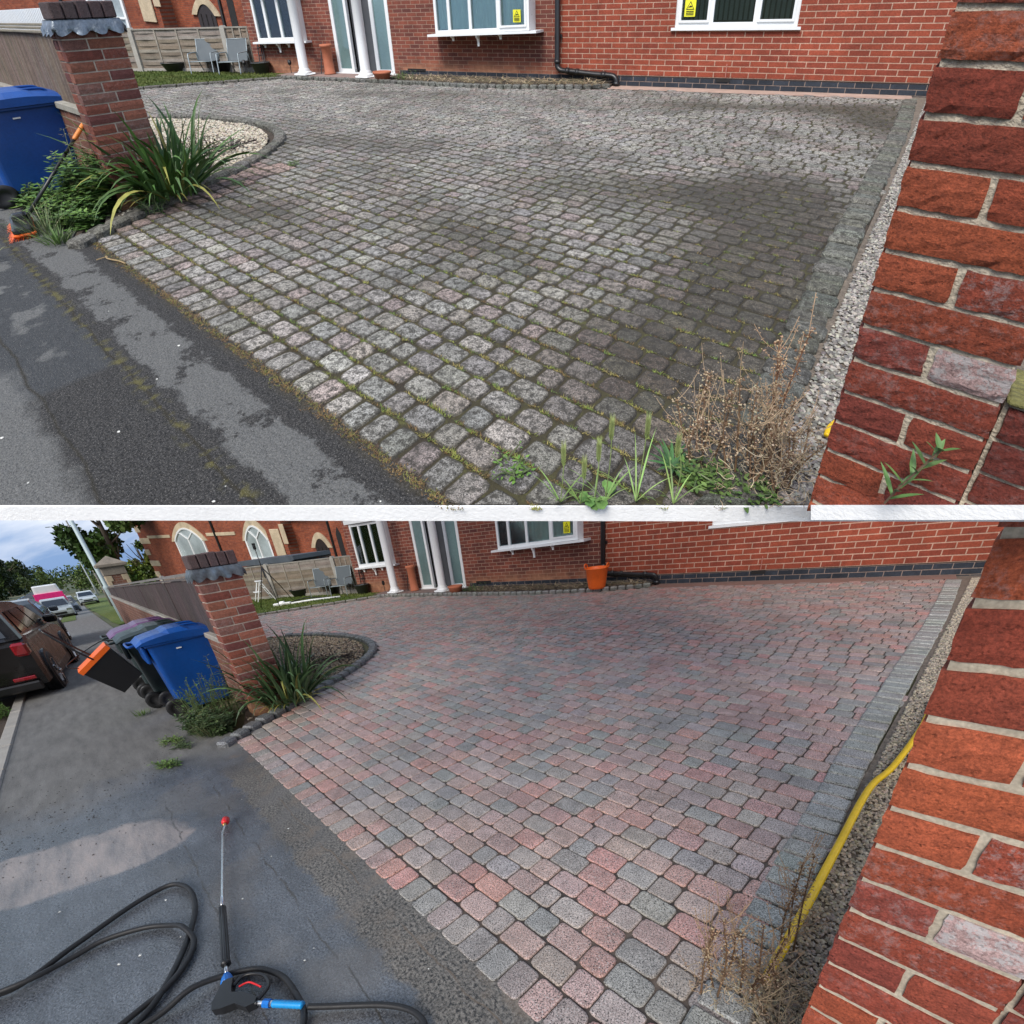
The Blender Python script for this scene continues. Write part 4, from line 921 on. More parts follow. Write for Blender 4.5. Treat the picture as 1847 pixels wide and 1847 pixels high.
def dead_weed(name,label,c,h,n,seed,spread=.1,curls=60,seeds=50,cols=((.33,.22,.13),(.2,.12,.07),(.42,.31,.2)),group=None,lean=(0,0)):
    r=random.Random(seed); place(c); mb=MB(2)
    for i in range(n):
        a=r.uniform(0,6.28); q=spread*r.random(); hh=h*r.uniform(.55,1.05)
        b=Vector((math.cos(a)*q,math.sin(a)*q,0)); tip=b*1.7+Vector((r.uniform(-.05,.05)+lean[0],r.uniform(-.05,.05)+lean[1],hh)); mid=(b+tip)/2+Vector((r.uniform(-.02,.02),r.uniform(-.02,.02),0))
        P=smoothpts([b,mid,tip],8); m=len(P); tube(mb,P,[.0042*(1-.65*k/m) for k in range(m)],5,vary(cols[1],.2,r))
        for k in range(seeds):
            s=.25+.75*r.random()**.8; p=P[min(m-1,int(s*m))]; d=rdir(r); d.z=abs(d.z)*.6; e=p+d*r.uniform(.006,.024)
            tube(mb,[p,e],.0008,3,cols[1],cap=False); rr=r.uniform(.002,.0042)
            mb.add([e+Vector(v)*rr for v in ((1,0,0),(-1,0,0),(0,1,0),(0,-1,0),(0,0,1.4),(0,0,-1.2))],[(0,2,4),(2,1,4),(1,3,4),(3,0,4),(2,0,5),(1,2,5),(3,1,5),(0,3,5)],vary(r.choice(cols),.25,r))
        for k in range(max(1,seeds//10)):
            p=P[r.randrange(m//4,m)]; d=rdir(r); d.z=abs(d.z)+.3; Q=smoothpts([p,p+d*.05,p+d*.09+Vector((0,0,.03))],3); tube(mb,Q,.0012,3,cols[0],cap=False)
            for j in range(7): e=Q[r.randrange(2,len(Q))]+rdir(r)*.008; rr=r.uniform(.0018,.0036); mb.add([e+Vector(v)*rr for v in ((1,0,0),(-1,0,0),(0,1,0),(0,-1,0),(0,0,1),(0,0,-1))],[(0,2,4),(2,1,4),(1,3,4),(3,0,4),(2,0,5),(1,2,5),(3,1,5),(0,3,5)],vary(cols[0],.25,r))
    for i in range(curls):
        a=r.uniform(0,6.28);q=spread*1.5*r.random()**.6; p=Vector((math.cos(a)*q,math.sin(a)*q,r.uniform(.01,h*.55))); P=[p]; d=rdir(r)
        for k in range(7): d=(d+rdir(r)*.9).normalized(); p=p+d*r.uniform(.006,.014); P.append(p)
        tube(mb,P,.0011,3,vary(cols[0] if r.random()<.6 else cols[2],.2,r),cap=False)
    tagit(mb.build(name,DRYM),label,'dead weed',group)
def cluster(name,label,spots,mk,kind='stuff',cat='moss'):
    pass
def moss_tufts():
    """moss and grass in the joints of the unwashed drive"""
    r=random.Random(77); home(); mb=MB(2)
    for i in range(6500):
        x=r.uniform(-1,3.6);y=r.uniform(-8.9,-5.2)
        if r.random()>(.25+.75*max(0,(-y-6)/2.8))*(1 if x>1.2 or r.random()<.6 else .5): continue
        if not inpoly(x,y,DRIVE): continue
        # snap to a row joint
        dx,dy=x-S(0,.33).x,y-S(0,.33).y; b=dx*N2[0]+dy*N2[1]; a=dx*E2[0]+dy*E2[1]; b=.155+round((b-.155)/.1235)*.1235+r.uniform(-.008,.008)
        if b<.1: continue
        X=S(0,.33).x+a*E2[0]+b*N2[0]; Y=S(0,.33).y+a*E2[1]+b*N2[1]; k=r.choice([(.2,.22,.05),(.12,.17,.04),(.25,.21,.07),(.14,.09,.035)])
        for j in range(r.randint(5,16)):
            aa=r.uniform(0,6.28); L=r.uniform(.006,.022); p=Vector((X+r.uniform(-.02,.02),Y+r.uniform(-.006,.006),-.006)); d=Vector((math.cos(aa)*.9,math.sin(aa)*.9,.6)).normalized(); s=Vector((-d.y,d.x,0))*.0022
            mb.add([p-s,p+s,p+d*L],[(0,1,2)],vary(k,.3,r))
    for (t0,t1,n) in ((-4.9,-.5,1100),):
        for i in range(n):
            t=r.uniform(t0,t1); p0=S(t,.33+r.gauss(.012,.012),0); k=r.choice([(.15,.15,.04),(.13,.08,.035),(.2,.13,.05)])
            for j in range(5):
                aa=r.uniform(0,6.28); d=Vector((math.cos(aa)*.9,math.sin(aa)*.9,.5)).normalized(); s=Vector((-d.y,d.x,0))*.0022; p=p0+Vector((r.uniform(-.015,.015),r.uniform(-.012,.012),-.003)); mb.add([p-s,p+s,p+d*r.uniform(.005,.016)],[(0,1,2)],vary(k,.3,r))
    tagit(mb.build('joint_moss',LEAFM),'yellow green moss and grass growing in the joints of the dirty setts','moss',kind='stuff')
def plants():
    U_=SITE=='U'; phormium()
    if U_:
        moss_tufts()
        leafy('nettle_patch','tall green nettles growing between the blue bin and the left pier',S(.30,.10,0),(.32,.2),.5,2600,.085,NETT,1,60,'nettles')
        leafy('nettle_patch','low green leafy weeds at the foot of the left pier by the broom',S(.1,.30,0),(.36,.15),.2,1900,.07,NETT,2,60,'nettles')
        leafy('nettle_patch','green weeds at the foot of the blue bin behind the broom head',S(.85,.36,0),(.22,.14),.22,700,.07,NETT,41,26,'nettles')
        leafy('nettle_patch','brownish seeding nettle stalk leaning on the left pier',S(.22,.12,0),(.1,.1),.72,300,.04,[(.16,.14,.09),(.1,.12,.05)],3,6,'nettles')
        leafy('leafy_weed','feathery green weed under the strap leaves at the pier foot',(-1.18,-7.38,0),(.14,.12),.2,300,.03,[(.05,.11,.03),(.04,.08,.03)],4,20,'weed')
        tuft('grass_tuft','green grass tuft at the end of the curved kerb',S(-.32,.5,0),120,.14,.08,[(.09,.17,.04),(.13,.19,.06)],5)
        tuft('grass_tuft','pale grass tuft at the picture edge on the tarmac',S(-.32,.95,0),170,.16,.1,[(.16,.2,.06),(.12,.18,.05),(.25,.24,.1)],6)
        tuft('grass_tuft','wispy grass in front of the nettles',S(-.02,.5,0),160,.24,.14,[(.12,.17,.07),(.2,.21,.1),(.08,.13,.04)],7,.004)
        for i,(x,y,l) in enumerate(((-1.12,-6.62,'nearer the strap leaves'),(-1.12,-5.95,'nearer the kerb curve'),(2.6,-8.6,'beside the barley grass'))):
            leafy('sprig_weed','small bright green weed growing between setts '+l,(x,y,0),(.06,.06),.05,90,.022,[(.12,.22,.04),(.09,.18,.03)],20+i,12,'weed')
        leafy('low_weeds','low fresh green weeds filling the base of the dead stalks',(3.27,-8.39,0),(.16,.05),.07,420,.03,[(.09,.16,.04),(.13,.2,.06),(.07,.12,.03)],51,26,'weed')
        # long green rosette
        r=random.Random(5); place((3.10,-8.37,0)); mb=MB()
        for i in range(15):
            a=i*2.4; q=.35+.65*(i/46); blade(mb,(0,0,.005),(math.cos(a),math.sin(a),.9-.75*q),.125*(.6+.4*q),.014,.8,vary((.055,.13,.045),.2,r) if r.random()>.06 else (.35,.33,.05),6,0,.3)
        tagit(mb.build('rosette_weed',LEAFM),'dark green rosette weed with long narrow leaves in the setts','weed')
        # wall barley heads
        r=random.Random(6)
        for i,(x,y,h,l) in enumerate(((2.80,-8.66,.22,'leftmost pale'),(2.93,-8.60,.32,'tall drooping'),(2.90,-8.62,.24,'short'),(3.02,-8.56,.33,'tall upright'),(3.13,-8.52,.25,'pale green'),(2.86,-8.64,.17,'lowest leaning'))):
            place((x,y,0)); mb=MB(); P=smoothpts([(0,0,0),(.01,-.005,h*.6),(.0+r.uniform(-.015,.015),0,h)],6); tube(mb,P,.0016,5,(.2,.26,.09))
            top=P[-1]
            for k in range(60):
                s=k/60; p=top+Vector((0,0,-.055+.065*s)); a=k*2.4; d=Vector((math.cos(a)*.22,math.sin(a)*.22,1)).normalized(); mb.add([p-Vector((.0012,0,0)),p+Vector((.0012,0,0)),p+d*.045],[(0,1,2)],vary((.33,.38,.15),.2,r)); mb.add([p-Vector((.003,0,.002)),p+Vector((.003,0,0)),p+d*.014+Vector((math.cos(a)*.006,math.sin(a)*.006,0))],[(0,1,2)],(.26,.33,.1))
            for k in range(7): a=r.uniform(0,6.28); blade(mb,(0,0,0),(math.cos(a)*.6,math.sin(a)*.6,1),h*r.uniform(.35,.75),.006,1.6,vary((.2,.31,.09),.25,r),6)
            tagit(mb.build('barley_grass',LEAFM),l+' wall barley grass head at the front of the dirty setts','grass','wall barley stems')
        place((2.93,-8.60,0)); mb=MB(2)
        for i in range(9):
            a=r.uniform(0,6.28); c=Vector((math.cos(a)*.05*r.random()*1.6,math.sin(a)*.05,r.uniform(.01,.03))); n=12; nn=(rdir(r)*.35+Vector((-.1,-.4,1))).normalized(); s=nn.cross(Vector((0,1,0))).normalized(); t=nn.cross(s); R=r.uniform(.012,.022)
            mb.add([c-nn*.004]+[c+(s*math.cos(6.283*k/n)+t*math.sin(6.283*k/n))*R*(1-.12*(k%2)) for k in range(n)],[(0,k+1,(k+1)%n+1) for k in range(n)],vary((.12,.24,.06),.2,r)); tube(mb,[c-nn*.004,(c.x*.4,c.y*.4,0)],.0011,4,(.12,.2,.06))
        tagit(mb.build('mallow_weed',LEAFM),'round leaved mallow weed under the barley grass','weed')
        DC=((.33,.24,.15),(.17,.1,.055),(.46,.38,.26))
        dead_weed('dead_weed','thick tangle of pale dead weed stalks in front of the pier',(3.345,-8.34,0),.38,8,11,.09,70,75,DC)
        dead_weed('dead_weed','pale dead weed clump left of the tallest stalk',(3.20,-8.31,0),.30,6,12,.07,45,65,DC)
        dead_weed('dead_weed','tall dark dead seed stalk standing over the gravel',(3.40,-8.18,0),.58,3,13,.03,20,90,((.38,.25,.15),(.2,.1,.05),(.45,.33,.2)))
        dead_weed('dead_weed','dead weed tangle against the foot of the brick pier',(3.42,-8.35,0),.26,7,14,.06,90,50,DC)
        r=random.Random(15); placeS(-5.115,.15,.595); mb=MB(); P=smoothpts([(0,0,0),(.012,0,.05),(.03,0,.11),(.045,0,.16)],5); tube(mb,P,.0018,5,(.16,.11,.07))
        for k in range(16): p=P[min(len(P)-1,2+k)]; a=k*2.4; blade(mb,p,(math.cos(a)*.8,math.sin(a)*.8,.9),.055*(1.1-.04*k),.011,.8,vary((.1,.18,.06),.2,r),5)
        tagit(mb.build('willowherb',LEAFM),'young green willowherb shoot in front of the brick pier','weed')
        r=random.Random(9); home()
        place((-.62,-8.08,.0)); mb=MB(); tube(mb,smoothpts([(0,0,.01),(.08,-.03,.02),(.16,-.01,.008),(.24,-.02,.01)],5),.005,5,(.28,.2,.1)); tube(mb,[(.02,-.0,.012),(.0,-.06,.01)],.004,5,(.28,.2,.1)); tagit(mb.build('twig',DRYM),'small dry twig lying at the corner of the drive','twig')
        for i,(x,y,l) in enumerate(((2.15,-7.1,'mid drive'),(2.98,-6.9,'near the right kerb'),(2.78,-7.15,'near the drive centre'))): pass
        # yellow hose remnant behind the stalks
        place((0,0,0)); mb=MB(); tube(mb,smoothpts([(3.61,-7.95,.03),(3.585,-8.0,.035),(3.575,-8.04,.03)],5),.010,10); tagit(mb.build('yellow_hose',YELL,smooth=True),'short visible piece of yellow hose behind the dead weeds','hose')
        leafy('bed_weed','green weeds at the left end of the bed under the bay window',(-3.75,-.45,.05),(.4,.2),.2,260,.05,NETT,16,22,'weed')
    else:
        leafy('nettle_patch','tall green weeds growing between the blue bin and the left pier',S(.45,.32,0),(.36,.24),.5,620,.05,[(.06,.115,.03),(.045,.085,.025),(.09,.15,.05)],1,60,'nettles')
        leafy('nettle_patch','low weeds spilling over the tarmac at the left pier foot',S(.15,.42,0),(.38,.18),.22,2100,.07,[(.05,.085,.03),(.04,.07,.03),(.08,.11,.05)],2,60,'nettles')
        leafy('nettle_patch','brownish seeding nettle stalk leaning on the left pier',S(.32,.14,0),(.1,.1),.7,300,.04,[(.13,.12,.08),(.08,.1,.05)],3,6,'nettles')
        tuft('grass_tuft','wispy grass over the kerb end',S(-.05,.45,0),140,.2,.13,[(.1,.14,.06),(.17,.17,.08),(.07,.1,.04)],7,.004)
        leafy('pulled_weed','pulled green weeds dropped on the dry tarmac',S(.12,.78,0),(.14,.1),.06,170,.04,[(.10,.17,.04),(.14,.2,.06)],8,14,'weed')
        leafy('pulled_weed','dark pulled weeds lying beside the kerb end',S(-.12,.72,0),(.14,.08),.05,150,.035,[(.05,.08,.03)],9,12,'weed')
        leafy('pulled_weed','bright green pulled weed nearest the damp tarmac',S(-.52,.88,0),(.13,.07),.06,150,.045,[(.12,.2,.05),(.09,.15,.04)],10,12,'weed')
        leafy('verge_weed','green weeds growing at the road edge of the kerb by the nearest car',S(4.2,2.35,-.06),(.5,.16),.16,500,.06,[(.08,.15,.03),(.05,.1,.02)],42,24,'weed')
        tuft('grass_tuft','small grass tuft by the bin wheels',S(1.5,.85,0),60,.08,.1,[(.1,.17,.04)],11)
        DC=((.3,.2,.12),(.13,.07,.035),(.4,.3,.19))
        dead_weed('dead_weed','twin dark dead seed stalks standing in the setts',(3.24,-8.47,0),.34,4,21,.05,70,80,DC)
        dead_weed('dead_weed','dark dead stalks over the edging setts',(3.34,-8.43,0),.34,4,22,.04,60,70,DC)
        dead_weed('dead_weed','tallest dead seed stalk beside the yellow hose',(3.44,-8.17,0),.46,3,23,.025,20,90,DC)
        dead_weed('dead_weed','matted dead stems against the brick pier foot',(3.42,-8.42,0),.16,7,24,.09,260,30,((.36,.27,.17),(.15,.09,.05),(.42,.34,.22)))
        leafy('bed_weed','green weeds at the left end of the bed under the bay window',(-3.7,-.45,.05),(.45,.2),.2,260,.05,NETT,16,22,'weed')
    # strawy clippings in the house bed
    r=random.Random(12); home(); mb=MB()
    for i in range(1700):
        x=r.uniform(-3.6,.45);y=r.uniform(-.72 if x<-.8 else -.5,-.06); a=r.uniform(0,6.28); L=r.uniform(.05,.22); p=Vector((x,y,r.uniform(.04,.11))); d=Vector((math.cos(a),math.sin(a)*.6,r.uniform(-.15,.3))); s=Vector((-d.y,d.x,0)).normalized()*.004
        mb.add([p-s,p+s,p+d*L+s*.5,p+d*L-s*.5],[(0,1,2,3)],vary(r.choice([(.5,.39,.23),(.38,.28,.16),(.6,.5,.34),(.14,.13,.06)]),.25,r))
    tagit(mb.build('dry_clippings',DRYM),'straw coloured dead clippings covering the bed under the bay window','clippings',kind='stuff')
# ------------------------------------------------------------------ loose objects
def wheelie_bin(t,body,lid,label,u=0,w=.56):
    """t: near side along the street; the back with its wheels faces the road"""
    placeS(t,u,0); root=thing('wheelie_bin',label,'wheelie bin',at=(-w/2,-.3,0))
    x0,x1=-w,0.; H=.80
    def ring(z,k): # taper: k=0 bottom, 1 top
        a=.05*(1-k); return (x0+a,x1-a,-.50-.035*k-.0,.02+.09*k) 
    mb=MB(); v=[];f=[]; lv=[(.05,0),(.055,.0),(.45,.55),(.76,.97),(.77,1.0)]
    for z,k in lv:
        a,b,c,d=ring(z,k); cr=.045; pts=[]
        for q,(cx,cy,s0) in enumerate(((b-cr,d-cr,0),(a+cr,d-cr,1),(a+cr,c+cr,2),(b-cr,c+cr,3))):
            for i in range(5): an=math.pi/2*(s0+i/4); pts.append((cx+cr*math.cos(an),cy+cr*math.sin(an),z))
        v+=pts
    n=20
    for l in range(len(lv)-1): f+=[(l*n+i,l*n+(i+1)%n,(l+1)*n+(i+1)%n,(l+1)*n+i) for i in range(n)]
    f+=[tuple(range(n))[::-1],tuple(range((len(lv)-1)*n,len(lv)*n))]; mb.add(v,f)
    # rim
    a,b,c,d=ring(.77,1); box(mb,a-.018,b+.018,c-.02,d+.02,.765,.80,.01)
    box(mb,a+.03,b-.03,c-.055,c-.012,.60,.78,.015)
    bo=mb.build('body',body,root,smooth=False)
    mb=MB(); # lid: domed, overhanging, hinged at the back
    P=[]; ny,nx=12,8; y0,y1=-.62,.17; v=[];f=[]
    for j in range(ny+1):
        for i in range(nx+1):
            yy=y0+(y1-y0)*j/ny; s=j/ny; xx=x0-.03+(x1-x0+.06)*i/nx; e=abs(2*i/nx-1)
            hh=.815+.085*math.sin(math.pi*min(1,max(0,s*.75+.12)))-.035*e**4-(.05 if j==ny else 0)-(.0 if j else .03)
            hh+= .018 if (.35<s<.62 and e<.8) else 0
            v.append((xx,yy,hh))
    for j in range(ny):
        for i in range(nx): q=j*(nx+1)+i; f.append((q,q+1,q+nx+2,q+nx+1))
    m=len(v); edge=[i for i in range(nx+1)]+[j*(nx+1)+nx for j in range(1,ny+1)]+[ny*(nx+1)+i for i in range(nx-1,-1,-1)]+[j*(nx+1) for j in range(ny-1,0,-1)]
    for q in edge: v.append((v[q][0],v[q][1],.795 if v[q][1]<y1-.01 else .775))
    k=len(edge); f+=[(edge[i],m+i,m+(i+1)%k,edge[(i+1)%k]) for i in range(k)]; f.append(tuple(m+i for i in range(k)))
    mb.add(v,f); li=mb.build('lid',lid,root,smooth=False)
    mb=MB(); tube(mb,smoothpts([(x0+.12,-.60,.80),(x0+.10,-.66,.80),(x0+.14,-.68,.80),(x1-.14,-.68,.80),(x1-.10,-.66,.80),(x1-.12,-.60,.80)],3),.014,8); mb.build('handle',body,root,smooth=True)
    mb=MB(); tube(mb,smoothpts([(x1-.15,.02,.872),(x1-.15,-.02,.9),(x1-.15,-.16,.905),(x1-.15,-.2,.89)],4),.012,7); tube(mb,smoothpts([(x0+.15,.02,.872),(x0+.15,-.02,.9),(x0+.15,-.16,.905),(x0+.15,-.2,.89)],4),.012,7); mb.build('lid_grip',lid,li,smooth=True)
    for xx in (x0-.005,x1-.045):
        mb=MB(); M=Matrix.Translation((xx,-.545,.10))@Matrix.Rotation(R_(90),4,'Y'); lathe(mb,[(.0,0),(.05,0),(.055,.008),(.085,.008),(.10,.018),(.10,.04),(.085,.05),(.055,.05),(.05,.044),(.0,.044)],22,M=M); mb.build('wheel',RUBBER,root,smooth=True)
    if body is BLUEP:
        mb=MB(); box(mb,x1-.0,x1+.004,-.29,-.24,.70,.712,0); mb.build('label_mark',WHITE,bo)
def clutter():
    U_=SITE=='U'
    # garden chairs and pots by the fence
    def chair(x,y,rz,label):
        place((x,y,.03),rz); root=thing('garden_chair',label,'garden chair','reclining garden chairs by the fence')
        w_=.26; 
        mb=MB(); quad=[(-w_+.03,.05,.27),(w_-.03,.05,.27),(w_-.03,.20,.75),(-w_+.03,.20,.75)]
        mb.add(quad+[(a,b+.012,c) for a,b,c in quad],[(0,1,2,3),(7,6,5,4),(0,4,5,1),(1,5,6,2),(2,6,7,3),(3,7,4,0)]); mb.build('backrest',mat('grey_sling_fabric',(.10,.118,.13),.8,v1=(2,.06),v2=(120,.1)),root)
        mb=MB(); quad=[(-w_+.03,-.36,.29),(w_-.03,-.36,.29),(w_-.03,.05,.265),(-w_+.03,.05,.265)]
        mb.add(quad+[(a,b,c-.012) for a,b,c in quad],[(0,1,2,3),(7,6,5,4),(0,4,5,1),(1,5,6,2),(2,6,7,3),(3,7,4,0)]); mb.build('seat',mat('grey_sling_fabric'),root)
        mb=MB()
        for s in (-1,1):
            tube(mb,smoothpts([(s*w_,.30,0),(s*w_,.12,.26),(s*w_,.08,.45),(s*w_,-.05,.475),(s*w_,-.33,.47),(s*w_,-.40,.44),(s*w_,-.43,.25),(s*w_,-.46,0)],4),.012,7)
            tube(mb,[(s*(w_-.02),.05,.25),(s*(w_-.02),.205,.77)],.01,7); tube(mb,[(s*(w_-.02),-.38,.285),(s*(w_-.02),.07,.26)],.011,7)
        tube(mb,[(-w_+.02,.205,.76),(w_-.02,.205,.76)],.01,7); tube(mb,[(-w_,-.40,.28),(w_,-.40,.28)],.01,7); mb.build('frame',GALV,root,smooth=True)
    chair(-9.75,-.27,32,'grey sling garden chair, the left one beside the fence post'); chair(-8.78,-.2,24,'grey sling garden chair, the right one nearest the house corner')
    def pot(x,y,z,r0,r1,h,m,label):
        place((x,y,z)); mb=MB(); lathe(mb,[(r0,0),(r1,h*.96),(r1+.012,h*.96),(r1+.012,h),(r1-.012,h),(r1-.02,h*.75),(0,h*.7)],26); tagit(mb.build('plant_pot',m,smooth=True),label,'plant pot')
    pot(-10.95,-.32,.03,.22,.33,.22,DARKP,'wide black plastic tub planter on the lawn left of the chairs')
    pot(-9.42,.12-.25,.03,.12,.19,.22,BLACKP,'small black bucket standing between the two garden chairs')
    pot(-7.98,-.22,.03,.15,.205,.25,DARKP,'charcoal plastic pot with dead sticks beside the house corner')
    place((-7.98,-.12,.05)); mb=MB(); r=random.Random(2)
    for a,b in (((-.18,.05,.2),(-.2,.1,.66)),((-.05,.05,.2),(-.1,.1,.64)),((-.2,.08,.36),(-.02,.08,.38)),((-.2,.08,.52),(-.06,.08,.56)),((.0,.05,.2),(-.03,.1,.58))): tube(mb,[a,b],.012,6)
    tagit(mb.build('small_trellis',STEEL),'small dark metal trellis leaning in the charcoal pot','trellis')
    for i,(x,y,l) in enumerate(((-11.75,-.45,'left end of the lawn'),(-8.25,-.45,'just left of the charcoal pot'),(-7.0,-.25,'left of the first porch column'))):
        place((x,y,.03)); mb=MB(); tube(mb,[(0,0,0),(0,0,.22)],.008,6); lathe(mb,[(.0,.2),(.035,.22),(.045,.27),(.03,.32),(.0,.33)],10); tagit(mb.build('stake_light',STEEL),'thin black garden stake light at the '+l,'stake light','garden stake lights')
    place((-6.02,-.22,.062)); mb=MB()
    for x in (-.1,.02): tube(mb,[(x,0,0),(x+.03,.12,.66)],.01,6)
    for z in (.15,.3,.45,.6): tube(mb,[(-.1+z*.045,z*.18,z),(.02+z*.045,z*.18,z)],.008,6)
    tagit(mb.build('plant_ladder',STEEL),'small black ladder frame leaning on the wall behind the left column','plant ladder')
    wheelie_bin(.95,BLUEP,BLUEP,'blue wheeled bin standing against the low wall beside the left pier')
    if U_:
        placeS(.25,.3,0); root=thing('broom','outdoor broom with orange bristles and black handle leaning among the nettles','broom')
        # local: -x along street, -y to road
        a=Vector((.05,-.27,.07)); b=Vector((-.16,.38,.70)); d=(b-a)
        mb=MB(); tube(mb,[a,a+d*.78],.013,10); mb.build('handle',BLACKP,root,smooth=True)
        mb=MB(); tube(mb,[a+d*.78,a+d*.80,a+d*.98,a+d],[.014,.018,.017,.012],10); mb.build('grip',mat('orange_grip',(.72,.24,.05),.5),root,smooth=True)
        M=Matrix.Translation((.05,-.29,.045))@Matrix.Rotation(R_(-8),4,'Z')@Matrix.Scale(1.35,4); mb=MB(); box(mb,-.16,.16,-.045,.045,-.01,.03,.012,M=M); box(mb,-.03,.03,-.03,.03,.02,.07,.01,M=M); mb.build('head',BLACKP,root)
        mb=MB(); r=random.Random(1)
        for i in range(900):
            x,y=r.uniform(-.16,.16),r.uniform(-.045,.045); q=M@Vector((x,y,-.008)); e=M@Vector((x*1.12+r.uniform(-.01,.01),y*1.5+r.uniform(-.01,.01)-.015,-.05)); s=Vector((.0022,0,0)); mb.add([q-s,q+s,e+s,e-s],[(0,1,2,3)],(1,1,1))
        box(mb,-.162,.162,-.05,.05,-.022,-.004,.006,M=M); mb.build('bristles',ORANGE,root)
        r=random.Random(55); home()
        return
    # ---------------- after the wash
    wheelie_bin(1.62,GREENP,GREENP,'dark grey wheeled bin between the blue bin and the purple lidded one',.12)
    wheelie_bin(2.26,GREENP,PURP,'dark wheeled bin with a purple lid, farthest along the wall',.14)
    # food caddy hanging by its handle off the back of the middle bin
    placeS(1.5,.97,.70); 
    root=thing('food_caddy','small black caddy with an orange rim hanging tilted behind the bins','caddy')
    M=Matrix.Rotation(R_(32),4,'X'); mb=MB()
    def rb(mb,z0,z1,a,b,m_): 
        v=[(sx*(a if z==z0 else b)*.5,sy*(a if z==z0 else b)*.55,z) for z in (z0,z1) for sx,sy in ((-1,-1),(1,-1),(1,1),(-1,1))]; mb.add([M@Vector(p) for p in v],[(3,2,1,0),(4,5,6,7),(0,1,5,4),(1,2,6,5),(2,3,7,6),(3,0,4,7)])
    rb(mb,-.36,0,.25,.33,0); mb.build('body',BLACKP,root)
    mb=MB(); rb(mb,0,.045,.35,.35,0); mb.build('rim',ORANGE,root)
    mb=MB(); P=[M@Vector(p) for p in ((-.17,0,.03),(-.17,-.02,.2),(-.1,-.03,.42),(0,-.03,.47),(.1,-.03,.42),(.17,-.02,.2),(.17,0,.03))]; tube(mb,smoothpts(P,4),.01,7); mb.build('handle',BLACKP,root,smooth=True)
    mb=MB(); tube(mb,smoothpts([M@Vector((0,-.17,.05)),M@Vector((.0,-.2,.14)),(-.42,.10,.12),(-.5,.2,.10)],4),.005,5); mb.build('cord',BLACKP,root)
    # orange tub at the downpipe
    place((-.42,-.62,.055)); root=thing('flexible_tub','orange flexible tub with two handles standing below the downpipe','tub')
    mb=MB(); pr=[(.155,0),(.16,.01)]
    for k in range(9): z=.03+k*.018; pr+=[(.163+z*.16,z),(.167+z*.16,z+.009)]
    pr+=[(.215,.36),(.235,.375),(.235,.39),(.222,.39),(.2,.30),(.15,.02),(0,.02)]; lathe(mb,pr,36); mb.build('body',ORANGE,root,smooth=True)
    for s in (-1,1):
        mb=MB(); tube(mb,smoothpts([(s*.225,-.06,.38),(s*.235,-.055,.44),(s*.235,0,.455),(s*.235,.055,.44),(s*.225,.06,.38)],5),.013,8); mb.build('handle',ORANGE,root,smooth=True)
    # camera tripod, step stool and white pipes on the lawn
    place((-10.0,-1.85,.03)); root=thing('tripod','tall thin black camera tripod standing on the lawn','tripod')
    ap=Vector((-.05,.0,1.05)); 
    for x,y in ((-.29,-.32),(.5,-.2),(-.25,.75)): mb=MB(); tube(mb,[ap,(x*.55,y*.55,.5),(x,y,0)],[.016,.013,.009],8); mb.build('leg',BLACKP,root,smooth=True)
    mb=MB(); tube(mb,[(-.05,0,.75),(-.05,0,1.52)],.014,8); mb.build('column',BLACKP,root,smooth=True)
    mb=MB(); box(mb,-.09,-.01,-.03,.03,1.50,1.60,.01); box(mb,-.11,.02,-.015,.015,1.60,1.66,.006); mb.build('head',BLACKP,root)
    place((-11.95,-1.05,.03),-20); root=thing('step_stool','white folding step stool behind the tripod','step stool')
    for s in (-1,1):
        mb=MB(); tube(mb,[(s*.25,-.25,0),(s*.2,.02,.6)],.017,8); tube(mb,[(s*.25,.3,0),(s*.2,.04,.6)],.017,8); mb.build('leg',WHITE,root)
    mb=MB(); box(mb,-.22,.22,-.06,.12,.585,.62,.01); mb.build('top_step',WHITE,root)
    mb=MB(); box(mb,-.23,.23,-.22,-.04,.28,.31,.008); mb.build('lower_step',WHITE,root)
    mb=MB(); tube(mb,[(-.24,.2,.2),(.24,.2,.2)],.012,7); tube(mb,[(-.22,.14,.38),(.22,.14,.38)],.012,7); mb.build('brace',WHITE,root)
    place((0,0,.045)); mb=MB(); tube(mb,[(-9.75,-1.9,0),(-9.1,-1.25,.01),(-8.4,-.75,0)],.028,8); tagit(mb.build('white_pipe',WHITE,smooth=True),'long white pipe lying across the lawn','pipe')
    place((-9.75,-1.85,.05),40); mb=MB(); box(mb,-.2,.3,-.06,.06,-.02,.05,.015); box(mb,-.05,.1,.03,.14,-.02,.08,.02); tagit(mb.build('white_fitting',WHITE),'white plastic cleaner head lying at the near end of the lawn pipe','cleaner head')
    place((0,0,.05)); mb=MB(); tube(mb,smoothpts([(-9.6,-1.75,0),(-9.75,-1.3,.02),(-9.6,-.95,.03),(-9.2,-.9,.01),(-8.7,-.8,0),(-8.35,-.95,0)],6),.014,7); tagit(mb.build('black_hose',RUBBER,smooth=True),'thin black hose curling over the lawn beside the white pipe','hose')
    # yellow hose
    place((0,0,0)); mb=MB(); P=[(4.14,-5.5,.03),(4.03,-6.0,.03),(3.85,-6.6,.03),(3.725,-6.92,.035),(3.59,-7.5,.04),(3.485,-7.96,.04),(3.41,-8.27,.04),(3.385,-8.38,.03)]
    tube(mb,smoothpts(P,8),.0165,14); tagit(mb.build('yellow_hose',YELL,smooth=True),'thick yellow hose lying along the edging setts beside the brick pier','hose')
    # black high pressure hose in loops
    place((0,0,.014))
    def gp(*a): return [(x,y,z) for x,y,z in a]
